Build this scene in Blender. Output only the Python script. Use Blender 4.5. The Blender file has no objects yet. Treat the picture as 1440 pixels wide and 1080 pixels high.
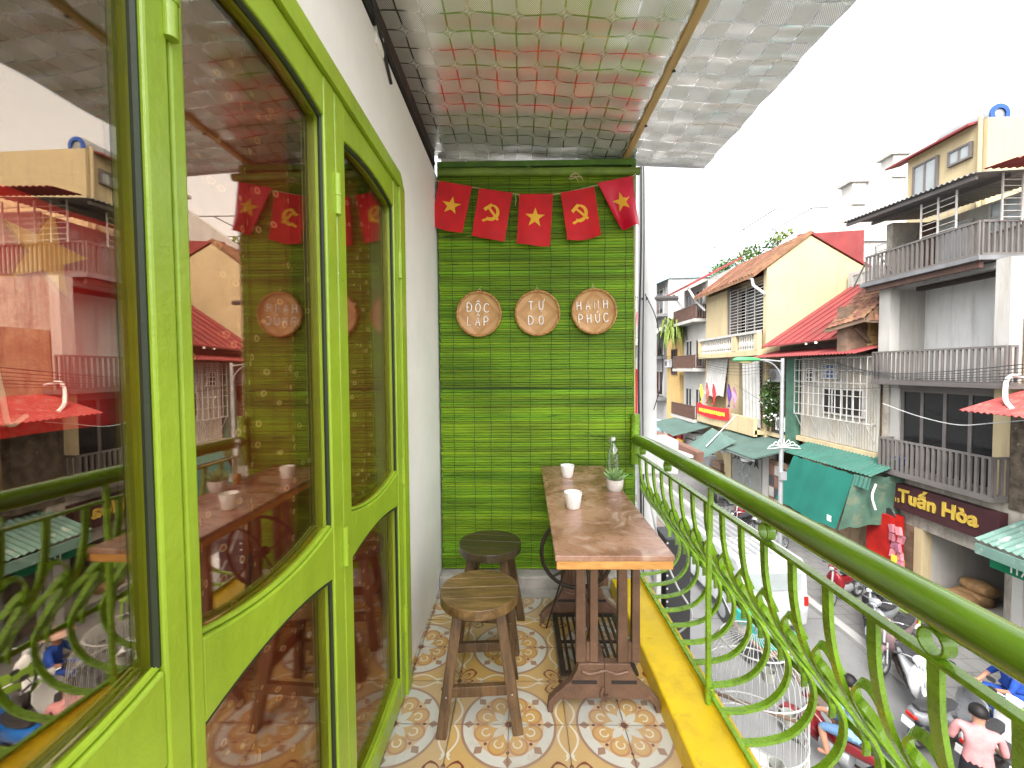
import bpy, bmesh, math, random
from mathutils import Vector, Matrix
random.seed(11)
SC = bpy.context.scene
COL = SC.collection
PI = math.pi
R = math.radians

# ------------------------------------------------------------------ camera, sky, sun, exposure
cam_data = bpy.data.cameras.new('camera')
cam_data.sensor_width = 36.0
cam_data.lens = 14.5
cam_data.clip_start = 0.02
cam_data.clip_end = 2000.0
cam = bpy.data.objects.new('camera', cam_data)
COL.objects.link(cam)
yaw, pitch, roll = math.atan(10 / 580), math.atan(20 / 580), 0.0077
fw = Vector((-math.sin(yaw) * math.cos(pitch), math.cos(yaw) * math.cos(pitch), -math.sin(pitch)))
rt = fw.cross(Vector((0, 0, 1))).normalized()
up = rt.cross(fw)
r2 = rt * math.cos(roll) - up * math.sin(roll)
u2 = up * math.cos(roll) + rt * math.sin(roll)
cm = Matrix((r2, u2, -fw)).transposed().to_4x4()
cm.translation = Vector((0, 0, 1.234))
cam.matrix_world = cm
SC.camera = cam

SUN_EL, SUN_AZ = R(50), R(203)          # high, behind the camera and the house
world = bpy.data.worlds.new('World')
SC.world = world
world.use_nodes = True
wn = world.node_tree
bg = wn.nodes['Background']
sky = wn.nodes.new('ShaderNodeTexSky')
sky.sky_type = 'NISHITA'
sky.sun_disc = False
sky.sun_elevation = SUN_EL
sky.sun_rotation = SUN_AZ
sky.air_density = 1.0
sky.dust_density = 6.0
sky.ozone_density = 0.5
hs = wn.nodes.new('ShaderNodeHueSaturation')      # overcast: the cloud layer takes the blue out
hs.inputs['Saturation'].default_value = 0.16
wn.links.new(sky.outputs[0], hs.inputs['Color'])
wn.links.new(hs.outputs[0], bg.inputs['Color'])
bg.inputs['Strength'].default_value = 0.15

sun_data = bpy.data.lights.new('sun', 'SUN')
sun_data.energy = 0.55
sun_data.angle = R(14)
sun_data.color = (1.0, 0.95, 0.87)
sun = bpy.data.objects.new('sun', sun_data)
COL.objects.link(sun)
sdir = Vector((math.sin(SUN_AZ) * math.cos(SUN_EL), math.cos(SUN_AZ) * math.cos(SUN_EL), math.sin(SUN_EL)))
sun.rotation_euler = sdir.to_track_quat('Z', 'Y').to_euler()

SC.view_settings.view_transform = 'Standard'
SC.view_settings.look = 'None'
SC.view_settings.exposure = 2.4
SC.view_settings.gamma = 1.0
SC.view_settings.use_curve_mapping = False
SC.cycles.max_bounces = 8
SC.cycles.transparent_max_bounces = 12
SC.cycles.sample_clamp_indirect = 6.0

# ------------------------------------------------------------------ node maths
class X:
    def __init__(s, nt, sock): s.nt, s.s = nt, sock
    def _m(s, op, *a):
        n = s.nt.nodes.new('ShaderNodeMath'); n.operation = op
        for i, v in enumerate((s,) + a):
            if isinstance(v, X): s.nt.links.new(v.s, n.inputs[i])
            else: n.inputs[i].default_value = v
        return X(s.nt, n.outputs[0])
    def __add__(s, o): return s._m('ADD', o)
    def __sub__(s, o): return s._m('SUBTRACT', o)
    def __mul__(s, o): return s._m('MULTIPLY', o)
    def __truediv__(s, o): return s._m('DIVIDE', o)
    def lt(s, o): return s._m('LESS_THAN', o)
    def gt(s, o): return s._m('GREATER_THAN', o)
    def abs(s): return s._m('ABSOLUTE')
    def sqrt(s): return s._m('SQRT')
    def sin(s): return s._m('SINE')
    def cos(s): return s._m('COSINE')
    def frac(s): return s._m('FRACT')
    def floor(s): return s._m('FLOOR')
    def min(s, o): return s._m('MINIMUM', o)
    def max(s, o): return s._m('MAXIMUM', o)
    def mod(s, o): return s._m('MODULO', o)
    def pp(s, o): return s._m('PINGPONG', o)
    def atan2(s, o): return s._m('ARCTAN2', o)
    def band(s, a, b): return s.gt(a) * s.lt(b)

def mixc(nt, fac, a, b, mode='MIX'):
    n = nt.nodes.new('ShaderNodeMix'); n.data_type = 'RGBA'; n.blend_type = mode
    for idx, v in ((0, fac), (6, a), (7, b)):
        if isinstance(v, X): nt.links.new(v.s, n.inputs[idx])
        elif hasattr(v, 'is_linked'): nt.links.new(v, n.inputs[idx])
        elif isinstance(v, (int, float)): n.inputs[idx].default_value = v
        else: n.inputs[idx].default_value = (*v[:3], 1)
    return n.outputs[2]

def noise(nt, vec, scale, detail=4, rough=.55, dist=0.0):
    n = nt.nodes.new('ShaderNodeTexNoise')
    n.inputs['Scale'].default_value = scale; n.inputs['Detail'].default_value = detail
    n.inputs['Roughness'].default_value = rough; n.inputs['Distortion'].default_value = dist
    if vec is not None: nt.links.new(vec, n.inputs['Vector'])
    return X(nt, n.outputs['Fac'])

def ramp(nt, x, a, b):
    n = nt.nodes.new('ShaderNodeMapRange'); n.interpolation_type = 'SMOOTHSTEP'
    nt.links.new(x.s, n.inputs[0]); n.inputs[1].default_value = a; n.inputs[2].default_value = b
    return X(nt, n.outputs[0])

def mapping(nt, vec, scale=(1, 1, 1), rot=(0, 0, 0)):
    n = nt.nodes.new('ShaderNodeMapping'); nt.links.new(vec, n.inputs[0])
    n.inputs['Scale'].default_value = scale; n.inputs['Rotation'].default_value = rot
    return n.outputs[0]

def bumped(nt, bs, h, strength, dist=.01):
    b = nt.nodes.new('ShaderNodeBump'); b.inputs['Strength'].default_value = strength
    b.inputs['Distance'].default_value = dist
    nt.links.new(h.s, b.inputs['Height']); nt.links.new(b.outputs[0], bs.inputs['Normal'])

MATS = {}
def newmat(name):
    m = bpy.data.materials.new(name); m.use_nodes = True; MATS[name] = m
    nt = m.node_tree; return m, nt, nt.nodes['Principled BSDF']

def pm(name, col, rough=.6, metal=0.0, var=.18, scale=3.0, bump=.15, bscale=60, col2=None, c2=(.52, .68), stretch=(1, 1, 1),
       objvar=0.0, spec=None, dirt=None, coat=0.0, space='world'):
    """painted / plastered / wooden surface: colour mottling, wear patches, fine relief"""
    if name in MATS: return MATS[name]
    m, nt, bs = newmat(name)
    if space == 'world': vec = nt.nodes.new('ShaderNodeNewGeometry').outputs['Position']
    else: vec = nt.nodes.new('ShaderNodeTexCoord').outputs['Object']
    vs = mapping(nt, vec, stretch)
    n1 = noise(nt, vs, scale, 5, .6)
    dark = tuple(c * (1 - var) for c in col); lite = tuple(min(1, c * (1 + var)) for c in col)
    c = mixc(nt, ramp(nt, n1, .3, .7), dark, lite)
    if col2 is not None:
        n2 = noise(nt, vs, scale * 2.3, 6, .65, .4)
        c = mixc(nt, ramp(nt, n2, *c2), c, col2)
    if dirt is not None:
        n3 = noise(nt, mapping(nt, vec, (3, 3, .35)), 1.6, 6, .7)
        c = mixc(nt, ramp(nt, n3, .46, .74) * .8, c, dirt)
    if objvar:
        oi = nt.nodes.new('ShaderNodeObjectInfo'); rnd = X(nt, oi.outputs['Random'])
        hsv = nt.nodes.new('ShaderNodeHueSaturation'); nt.links.new(c, hsv.inputs['Color'])
        nt.links.new((rnd * objvar * 2 + (1 - objvar)).s, hsv.inputs['Value'])
        nt.links.new(((rnd * 7.31).frac() * objvar * .12 + (.5 - objvar * .06)).s, hsv.inputs['Hue'])
        c = hsv.outputs[0]
    nt.links.new(c, bs.inputs['Base Color'])
    bs.inputs['Metallic'].default_value = metal
    nr = noise(nt, vs, scale * 4, 4)
    nt.links.new((nr * .24 + (rough - .12)).s, bs.inputs['Roughness'])
    if spec is not None: bs.inputs['Specular IOR Level'].default_value = spec
    if coat: bs.inputs['Coat Weight'].default_value = coat; bs.inputs['Coat Roughness'].default_value = .12
    if bump: bumped(nt, bs, noise(nt, vs, bscale, 4, .6), bump)
    return m

# ------------------------------------------------------------------ mesh builder
ORG = {}
class MB:
    def __init__(s): s.v, s.f, s.mi, s.cur = [], [], [], 0
    def add(s, vs, fs):
        b = len(s.v); s.v += [tuple(p) for p in vs]; s.f += [tuple(b + i for i in q) for q in fs]; s.mi += [s.cur] * len(fs); return s
    def box(s, x0, x1, y0, y1, z0, z1):
        return s.add([(x, y, z) for z in (z0, z1) for y in (y0, y1) for x in (x0, x1)],
                     [(0, 2, 3, 1), (4, 5, 7, 6), (0, 1, 5, 4), (2, 6, 7, 3), (0, 4, 6, 2), (1, 3, 7, 5)])
    def hexa(s, p):   # 8 points: bottom 4 ccw, top 4 ccw
        return s.add(p, [(3, 2, 1, 0), (4, 5, 6, 7), (0, 1, 5, 4), (1, 2, 6, 5), (2, 3, 7, 6), (3, 0, 4, 7)])
    def beam(s, a, b, w, h, upv=(0, 0, 1)):
        a, b = Vector(a), Vector(b); t = (b - a).normalized(); u = Vector(upv)
        sd = t.cross(u)
        if sd.length < 1e-4: sd = t.cross(Vector((1, 0, 0)))
        sd.normalize(); u = sd.cross(t)
        q = [p + sd * (w / 2 * i) + u * (h / 2 * j) for p in (a, b) for i, j in ((-1, -1), (1, -1), (1, 1), (-1, 1))]
        return s.add(q, [(3, 2, 1, 0), (4, 5, 6, 7), (0, 1, 5, 4), (1, 2, 6, 5), (2, 3, 7, 6), (3, 0, 4, 7)])
    def tube(s, pts, r, n=8, closed=False, caps=True):
        pts = [Vector(p) for p in pts]; N = len(pts)
        rr = r if isinstance(r, (list, tuple)) else [r] * N
        t0 = (pts[1] - pts[0]).normalized()
        a = t0.orthogonal().normalized(); vs = []; prev = t0
        for i, p in enumerate(pts):
            if closed: t = (pts[(i + 1) % N] - pts[i - 1]).normalized()
            elif i == 0: t = t0
            elif i == N - 1: t = (pts[-1] - pts[-2]).normalized()
            else: t = ((pts[i + 1] - p).normalized() + (p - pts[i - 1]).normalized()).normalized()
            a = (prev.rotation_difference(t)) @ a; prev = t; b = t.cross(a)
            vs += [p + (a * math.cos(2 * PI * k / n) + b * math.sin(2 * PI * k / n)) * rr[i] for k in range(n)]
        fs = []
        for i in range(N if closed else N - 1):
            j = (i + 1) % N
            fs += [(i * n + k, i * n + (k + 1) % n, j * n + (k + 1) % n, j * n + k) for k in range(n)]
        if caps and not closed: fs += [tuple(range(n - 1, -1, -1)), tuple((N - 1) * n + k for k in range(n))]
        return s.add(vs, fs)
    def sweep(s, pts, w, t, side):   # flat bar: width w along 'side', thickness t
        pts = [Vector(p) for p in pts]; sd = Vector(side).normalized(); N = len(pts); vs = []
        for i, p in enumerate(pts):
            tg = (pts[min(i + 1, N - 1)] - pts[max(i - 1, 0)]).normalized()
            s2 = (sd - tg * sd.dot(tg)).normalized(); nn = tg.cross(s2)
            vs += [p + s2 * (w / 2 * i1) + nn * (t / 2 * j1) for i1, j1 in ((-1, -1), (1, -1), (1, 1), (-1, 1))]
        fs = [(3, 2, 1, 0), tuple((N - 1) * 4 + k for k in range(4))]
        for i in range(N - 1): fs += [(i * 4 + k, i * 4 + (k + 1) % 4, i * 4 + 4 + (k + 1) % 4, i * 4 + 4 + k) for k in range(4)]
        return s.add(vs, fs)
    def lathe(s, prof, n=20, c=(0, 0, 0), axis='z', caps=True):
        c = Vector(c); vs = []
        for r, h in prof:
            for k in range(n):
                a = 2 * PI * k / n; p = (r * math.cos(a), r * math.sin(a), h)
                if axis == 'y': p = (p[0], p[2], -p[1])
                if axis == 'x': p = (p[2], p[0], p[1])
                vs.append(c + Vector(p))
        fs = []
        for i in range(len(prof) - 1):
            fs += [(i * n + k, i * n + (k + 1) % n, (i + 1) * n + (k + 1) % n, (i + 1) * n + k) for k in range(n)]
        if caps:
            if prof[0][0] > 1e-6: fs.append(tuple(range(n - 1, -1, -1)))
            if prof[-1][0] > 1e-6: fs.append(tuple((len(prof) - 1) * n + k for k in range(n)))
        return s.add(vs, fs)
    def prism(s, out, plane, a0, a1):   # outline (2-D, list) extruded along the remaining axis
        def P(q, a): return {'yz': (a, q[0], q[1]), 'xz': (q[0], a, q[1]), 'xy': (q[0], q[1], a)}[plane]
        n = len(out); vs = [P(q, a0) for q in out] + [P(q, a1) for q in out]
        fs = [tuple(range(n - 1, -1, -1)), tuple(range(n, 2 * n))] + [(k, (k + 1) % n, n + (k + 1) % n, n + k) for k in range(n)]
        return s.add(vs, fs)
    def sheet(s, fn, nu, nv, th=.003):   # fn(u,v)->point; closed thin sheet with real thickness
        g = [[Vector(fn(i / nu, j / nv)) for j in range(nv + 1)] for i in range(nu + 1)]
        def nrm(i, j):
            a = g[min(i + 1, nu)][j] - g[max(i - 1, 0)][j]; b = g[i][min(j + 1, nv)] - g[i][max(j - 1, 0)]
            c = a.cross(b); return c.normalized() if c.length > 1e-9 else Vector((0, 0, 1))
        A = [g[i][j] + nrm(i, j) * th / 2 for i in range(nu + 1) for j in range(nv + 1)]
        Bk = [g[i][j] - nrm(i, j) * th / 2 for i in range(nu + 1) for j in range(nv + 1)]
        o = len(A); W = nv + 1; fs = []
        for i in range(nu):
            for j in range(nv):
                q = (i * W + j, (i + 1) * W + j, (i + 1) * W + j + 1, i * W + j + 1)
                fs += [q, tuple(o + k for k in reversed(q))]
        for i in range(nu):
            for j in (0, nv):
                a, b = i * W + j, (i + 1) * W + j; fs.append((a, o + a, o + b, b) if j == 0 else (b, o + b, o + a, a))
        for j in range(nv):
            for i in (0, nu):
                a, b = i * W + j, i * W + j + 1; fs.append((b, o + b, o + a, a) if i == 0 else (a, o + a, o + b, b))
        return s.add(A + Bk, fs)
    def corr(s, p00, p10, p01, p11, waves, amp, nv=2, th=.006, per=6, sag=0):   # corrugated: ribs run from v=0 to v=1
        p00, p10, p01, p11 = map(Vector, (p00, p10, p01, p11)); n = (p10 - p00).cross(p01 - p00).normalized()
        def fn(u, v):
            p = p00.lerp(p10, u).lerp(p01.lerp(p11, u), v)
            return p + n * (amp * math.sin(2 * PI * waves * u)) + Vector((0, 0, -sag * 4 * v * (1 - v)))
        return s.sheet(fn, int(waves * per), nv, th)
    def loft(s, secs, n=12, e=2.6, caps=True):   # secs: (centre, half width (x), half height, tilt) in the y-z plane
        vs = []
        for c, w, h, tl in secs:
            for k in range(n):
                a = 2 * PI * k / n; ca, sa = math.cos(a), math.sin(a)
                px = w * math.copysign(abs(ca) ** (2 / e), ca); pz = h * math.copysign(abs(sa) ** (2 / e), sa)
                vs.append((c[0] + px, c[1] - pz * math.sin(tl), c[2] + pz * math.cos(tl)))
        fs = []
        for i in range(len(secs) - 1):
            fs += [(i * n + k, i * n + (k + 1) % n, (i + 1) * n + (k + 1) % n, (i + 1) * n + k) for k in range(n)]
        if caps: fs += [tuple(range(n - 1, -1, -1)), tuple((len(secs) - 1) * n + k for k in range(n))]
        return s.add(vs, fs)
    def build(s, name, mat, parent=None, smooth=False, bevel=0.0, kind=None, label=None, fix=True):
        me = bpy.data.meshes.new(name); o0 = ORG.get(parent.name, (0, 0, 0)) if parent else (0, 0, 0)
        me.from_pydata([(p[0] - o0[0], p[1] - o0[1], p[2] - o0[2]) for p in s.v], [], s.f)
        for m in (mat if isinstance(mat, (list, tuple)) else [mat]): me.materials.append(m)
        if any(s.mi): me.polygons.foreach_set('material_index', s.mi)
        if fix:
            bm = bmesh.new(); bm.from_mesh(me); bmesh.ops.recalc_face_normals(bm, faces=bm.faces); bm.to_mesh(me); bm.free()
        if smooth:
            me.polygons.foreach_set('use_smooth', [True] * len(me.polygons))
            try: me.set_sharp_from_angle(angle=R(38))
            except Exception: pass
        me.update()
        o = bpy.data.objects.new(name, me); COL.objects.link(o)
        if parent: o.parent = parent; ORG[o.name] = o0
        if bevel:
            b = o.modifiers.new('bevel', 'BEVEL'); b.width = bevel; b.segments = 2; b.limit_method = 'ANGLE'; b.angle_limit = R(40)
        if kind: o['kind'] = kind
        if label: o['label'] = label
        return o

def tag(o, label, cat, group=None):
    o['label'] = label; o['category'] = cat
    if group: o['group'] = group
    return o
def thing(name, label, cat, loc=(0, 0, 0), rz=0.0, group=None, world=True):
    o = bpy.data.objects.new(name, None); COL.objects.link(o); o.location = loc; o.rotation_euler = (0, 0, rz)
    o.empty_display_size = .1
    if world: ORG[o.name] = tuple(loc)
    return tag(o, label, cat, group)
def inst(src, name, parent, loc, rot=(0, 0, 0), scale=(1, 1, 1)):   # another piece sharing mesh data
    o = bpy.data.objects.new(name, src if isinstance(src, bpy.types.Mesh) else src.data); COL.objects.link(o)
    o0 = ORG.get(parent.name, (0, 0, 0)) if parent else (0, 0, 0)
    o.location = (loc[0] - o0[0], loc[1] - o0[1], loc[2] - o0[2]); o.rotation_euler = rot; o.scale = scale
    if parent: o.parent = parent
    return o
def meshof(mb, name, mat, smooth=False):
    o = mb.build(name, mat, None, smooth); me = o.data; bpy.data.objects.remove(o); return me
def copy_tree(o, parent=None):
    c = o.copy(); COL.objects.link(c); c.parent = parent
    for ch in list(o.children): copy_tree(ch, c)
    return c
def text_mesh(name, s, size, mat, M, parent, extrude=.01, bold=0.0, align='CENTER', sx=1.0):
    cu = bpy.data.curves.new(name, 'FONT'); cu.body = s; cu.size = size; cu.extrude = extrude; cu.offset = bold
    cu.align_x = align; cu.align_y = 'CENTER'; cu.resolution_u = 3
    t = bpy.data.objects.new(name, cu); COL.objects.link(t); bpy.context.view_layer.update()
    me = bpy.data.meshes.new_from_object(t.evaluated_get(bpy.context.evaluated_depsgraph_get()))
    bpy.data.objects.remove(t)
    me.transform(M @ Matrix.Diagonal((sx, 1, 1, 1)))
    o0 = ORG.get(parent.name, (0, 0, 0)) if parent else (0, 0, 0)
    me.transform(Matrix.Translation([-c for c in o0]))
    me.materials.clear(); me.materials.append(mat)
    o = bpy.data.objects.new(name, me); COL.objects.link(o); o.parent = parent
    return o
def facing_minus_x(x, y, z):
    return Matrix(((0, 0, -1, x), (-1, 0, 0, y), (0, 1, 0, z), (0, 0, 0, 1)))
def facing_minus_y(x, y, z):
    return Matrix(((1, 0, 0, x), (0, 0, -1, y), (0, 1, 0, z), (0, 0, 0, 1)))
def bez(P, n=8):   # smooth curve through points (Catmull-Rom)
    P = [Vector(p) for p in P]; Q = [P[0] * 2 - P[1]] + P + [P[-1] * 2 - P[-2]]; out = []
    for i in range(1, len(Q) - 2):
        a, b, c, d = Q[i - 1:i + 3]
        for k in range(n):
            t = k / n
            out.append(.5 * ((2 * b) + (c - a) * t + (2 * a - 5 * b + 4 * c - d) * t * t + (3 * b - a - 3 * c + d) * t ** 3))
    return out + [P[-1]]
# ------------------------------------------------------------------ balcony materials
M_door = pm('green_gloss_paint', (.27, .39, .022), .34, var=.10, scale=4, bump=.25, bscale=28, col2=(.50, .56, .36), c2=(.70, .715), coat=.2, dirt=(.17, .27, .018))
M_rail = pm('green_rail_paint', (.165, .31, .012), .28, var=.2, scale=14, bump=.2, bscale=70, col2=(.09, .10, .04), c2=(.66, .8), coat=.3)
M_handrail = pm('olive_handrail_paint', (.085, .165, .008), .2, var=.3, scale=6, bump=.12, bscale=60, col2=(.2, .24, .02), c2=(.62, .84), coat=.5, stretch=(1, .3, 1))
M_slat = pm('green_bamboo_paint', (.112, .212, .006), .5, spec=.25, var=.34, scale=5, bump=.3, bscale=110, col2=(.02, .06, .006), c2=(.60, .74), stretch=(.35, 1, 2.2), objvar=.24)
M_string = pm('dark_green_string', (.022, .055, .01), .8, bump=0)
M_greenwood = pm('dark_green_wood', (.07, .165, .012), .5, var=.3, scale=8, bump=.3, bscale=50, col2=(.02, .05, .01), c2=(.64, .8))
M_plaster = pm('white_plaster', (.80, .775, .72), .75, var=.05, scale=1.4, bump=.35, bscale=9, col2=(.68, .64, .56), c2=(.66, .9))
M_yellow = pm('yellow_paint', (.66, .455, .012), .38, var=.10, scale=5, bump=.25, bscale=22, col2=(.30, .20, .03), c2=(.60, .80), dirt=(.50, .32, .02))
M_cement = pm('grey_cement', (.33, .31, .28), .85, var=.22, scale=6, bump=.5, bscale=40, col2=(.2, .17, .14), c2=(.56, .8))
M_dark = pm('dark_void', (.02, .016, .014), .8, bump=0)
M_steel_dark = pm('dark_rusty_steel', (.030, .022, .018), .7, var=.4, bump=.3, col2=(.09, .035, .02))
M_iron = pm('brown_cast_iron', (.14, .078, .05), .5, .2, var=.25, scale=9, bump=.35, bscale=80, col2=(.25, .14, .09), c2=(.58, .8))
M_iron_dark = pm('dark_iron', (.045, .032, .026), .5, .5, var=.3, scale=12, bump=.3)
M_blackpl = pm('black_plastic', (.02, .02, .021), .45, bump=.05)
M_rubber = pm('tyre_rubber', (.022, .022, .022), .85, bump=.1)
M_chrome = pm('chrome', (.6, .6, .62), .22, 1.0, var=.05, bump=0)
M_white = pm('white_paint', (.52, .52, .51), .4, var=.05, bump=.08)
M_ceramic = pm('white_ceramic', (.82, .80, .76), .35, var=.08, scale=30, bump=.6, bscale=70, stretch=(1, 1, .15))
M_rope = pm('beige_string', (.55, .42, .25), .9, bump=.1)
M_whitewire = pm('white_wire', (.42, .42, .41), .4, bump=0)
M_cable = pm('black_cable', (.018, .018, .018), .6, bump=0)
M_goldbatten = pm('tan_wood', (.46, .31, .12), .55, var=.2, scale=6, stretch=(6, .6, 6), bump=.3)

def wood(name, a, b, rough=.4, axis=(1, 9, 9), bands=3.2, coat=.15, objvar=.12):
    m, nt, bs = newmat(name)
    vec = nt.nodes.new('ShaderNodeTexCoord').outputs['Object']
    v2 = mapping(nt, vec, axis)
    n = noise(nt, v2, bands, 6, .6, 1.1); n2 = noise(nt, v2, bands * 7, 5, .65)
    c = mixc(nt, ramp(nt, n, .3, .7), a, b)
    c = mixc(nt, ramp(nt, n2, .52, .7) * .6, c, tuple(x * .4 for x in a))
    oi = nt.nodes.new('ShaderNodeObjectInfo'); rnd = X(nt, oi.outputs['Random'])
    hsv = nt.nodes.new('ShaderNodeHueSaturation'); nt.links.new(c, hsv.inputs['Color'])
    nt.links.new((rnd * (2 * objvar) + (1 - objvar)).s, hsv.inputs['Value'])
    nt.links.new(hsv.outputs[0], bs.inputs['Base Color'])
    nt.links.new((n2 * .25 + (rough - .12)).s, bs.inputs['Roughness'])
    bs.inputs['Coat Weight'].default_value = coat; bs.inputs['Coat Roughness'].default_value = .2
    bumped(nt, bs, n2, .35, .004)
    return m
M_seat = wood('stool_seat_wood', (.075, .04, .013), (.20, .118, .045), .36, (2, 11, 6), coat=.4)
M_seat2 = wood('dark_stool_seat_wood', (.025, .017, .008), (.055, .036, .015), .36, (2, 11, 6), coat=.4)
M_leg = wood('stool_leg_wood', (.05, .025, .009), (.125, .068, .026), .45, (9, 9, 1.2))
M_edge = wood('raw_pine_edge', (.42, .19, .045), (.60, .30, .085), .55, (1.5, 4, 14), 2.5, coat=0)

def m_table():
    m, nt, bs = newmat('table_veneer')
    vec = nt.nodes.new('ShaderNodeTexCoord').outputs['Object']
    w = noise(nt, vec, 2.2, 3, .5, 2.4); n1 = noise(nt, mapping(nt, vec, (1, 1, 1), (0, 0, .6)), 7, 6, .6, 3.2)
    n2 = noise(nt, vec, 26, 6, .7, 1.2)
    c = mixc(nt, ramp(nt, w, .38, .62), (.17, .072, .044), (.31, .165, .11))
    c = mixc(nt, ramp(nt, n1, .5, .68) * .6, c, (.46, .34, .27))
    c = mixc(nt, ramp(nt, n2, .56, .74) * .45, c, (.10, .04, .026))
    nt.links.new(c, bs.inputs['Base Color'])
    nt.links.new((n1 * .35 + .12).s, bs.inputs['Roughness'])
    bs.inputs['Coat Weight'].default_value = .35; bs.inputs['Coat Roughness'].default_value = .22
    bumped(nt, bs, n1 + n2 * .4, .25, .004)
    return m
M_table = m_table()

def m_tile():
    m, nt, bs = newmat('patterned_cement_tile')
    uv = nt.nodes.new('ShaderNodeTexCoord').outputs['UV']
    sp = nt.nodes.new('ShaderNodeSeparateXYZ'); nt.links.new(uv, sp.inputs[0])
    u, v = X(nt, sp.outputs[0]), X(nt, sp.outputs[1])
    pos = nt.nodes.new('ShaderNodeNewGeometry').outputs['Position']
    wob = (noise(nt, pos, 26, 3) - .5) * .012
    r = ((u * u + v * v).sqrt() + wob) / .83
    th = v.atan2(u)
    a = th.pp(PI / 8)                      # angle from nearest petal axis (0, 45, 90 degrees)
    b = (a - PI / 8).abs()                 # angle from nearest lobe axis
    KF = .74
    K = dict(bg=(.62, .40, .135), cream=(.76, .70, .56), white=(.66, .645, .56), brown=(.38, .22, .14), orange=(.52, .25, .09),
             yell=(.62, .37, .10), red=(.22, .045, .022), plum=(.20, .055, .075), beige=(.66, .46, .24))
    K = {k_: tuple(q_ * KF for q_ in v_) for k_, v_ in K.items()}
    c = mixc(nt, noise(nt, pos, 9, 3) , tuple(x * .9 for x in K['bg']), tuple(x * 1.08 for x in K['bg']))
    # cream lens shapes midway between rosettes
    for p, q in ((u, v), (v, u)):
        lat = (p * -1 + 1).abs(); w = ((q * (PI / .62)) + .25).sin().abs() * .15 + .012
        line = ((lat - w).abs()).lt(.018) * q.lt(.66)
        c = mixc(nt, line, c, K['cream'])
        c = mixc(nt, (lat * lat + (q - .26) * (q - .26)).sqrt().lt(.055), c, K['yell'])
        c = mixc(nt, ((lat - .045).abs() + (q - .58).abs() * .5).lt(.03), c, K['cream'])
    # dark red flourish where four rosettes meet
    pu, pv = u * -1 + 1, v * -1 + 1
    rho = (pu * pu + pv * pv).sqrt(); ph = pv.atan2(pu)
    rose = ((ph * 2).sin().abs() * .40 - rho).abs().lt(.03) * rho.lt(.40)
    rose2 = ((ph * 4).cos().abs() * .26 - rho).abs().lt(.022)
    c = mixc(nt, rose.max(rose2) * rho.gt(.09), c, K['red'])
    c = mixc(nt, rho.lt(.05), c, K['red'])
    # rosette from outside in
    c = mixc(nt, r.lt(1.0), c, K['brown'])
    c = mixc(nt, r.lt(.945), c, K['white'])
    lat = r * a.sin()
    c = mixc(nt, lat.lt(((r - .83).abs() * -1 + .12) * .75), c, K['brown'])
    c = mixc(nt, r.lt(.735), c, K['beige'])
    dx = r * b.cos() - .545; dy = r * b.sin(); dl = (dx * dx + dy * dy).sqrt()
    c = mixc(nt, dl.lt(.205), c, K['orange'])
    c = mixc(nt, dl.lt(.155), c, K['yell'])
    dx2 = r * b.cos() - .49; dl2 = (dx2 * dx2 + dy * dy).sqrt()
    c = mixc(nt, dl2.band(.07, .10), c, K['cream'])
    c = mixc(nt, r.lt(.43) , c, K['yell'])
    pet = ((r - .07) * (PI / .36)).sin().max(0.0) * .085
    c = mixc(nt, lat.lt(pet) * r.lt(.43), c, K['white'])
    c = mixc(nt, r.lt(.075), c, K['plum'])
    dd = ((r * a.cos() - .64) * (r * a.cos() - .64) + lat * lat).sqrt()
    c = mixc(nt, dd.lt(.035), c, K['red'])
    # wear and grime
    fine_ = noise(nt, pos, 40, 4, .7); wear = noise(nt, pos, 5, 7, .7); fine = noise(nt, pos, 60, 5, .7)
    c = mixc(nt, ramp(nt, wear, .48, .72) * .5, c, (.36, .265, .16))
    oi = nt.nodes.new('ShaderNodeObjectInfo'); hv = nt.nodes.new('ShaderNodeHueSaturation'); nt.links.new(c, hv.inputs['Color'])
    nt.links.new((X(nt, oi.outputs['Random']) * .24 + .86).s, hv.inputs['Value']); nt.links.new((X(nt, oi.outputs['Random']) * .3 + .75).s, hv.inputs['Saturation']); c = hv.outputs[0]
    ed = u.min(u * -1 + 1).min(v.min(v * -1 + 1)); c = mixc(nt, (ramp(nt, ed + fine_ * .05 - .02, 0.0, .04) * -1 + 1) * .4, c, (.16, .11, .07))
    c = mixc(nt, ramp(nt, fine, .6, .75) * .4, c, (.26, .19, .12))
    nt.links.new(c, bs.inputs['Base Color'])
    nt.links.new((wear * .4 + .18).s, bs.inputs['Roughness'])
    bumped(nt, bs, fine, .15, .002)
    return m
M_tile = m_tile()

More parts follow.
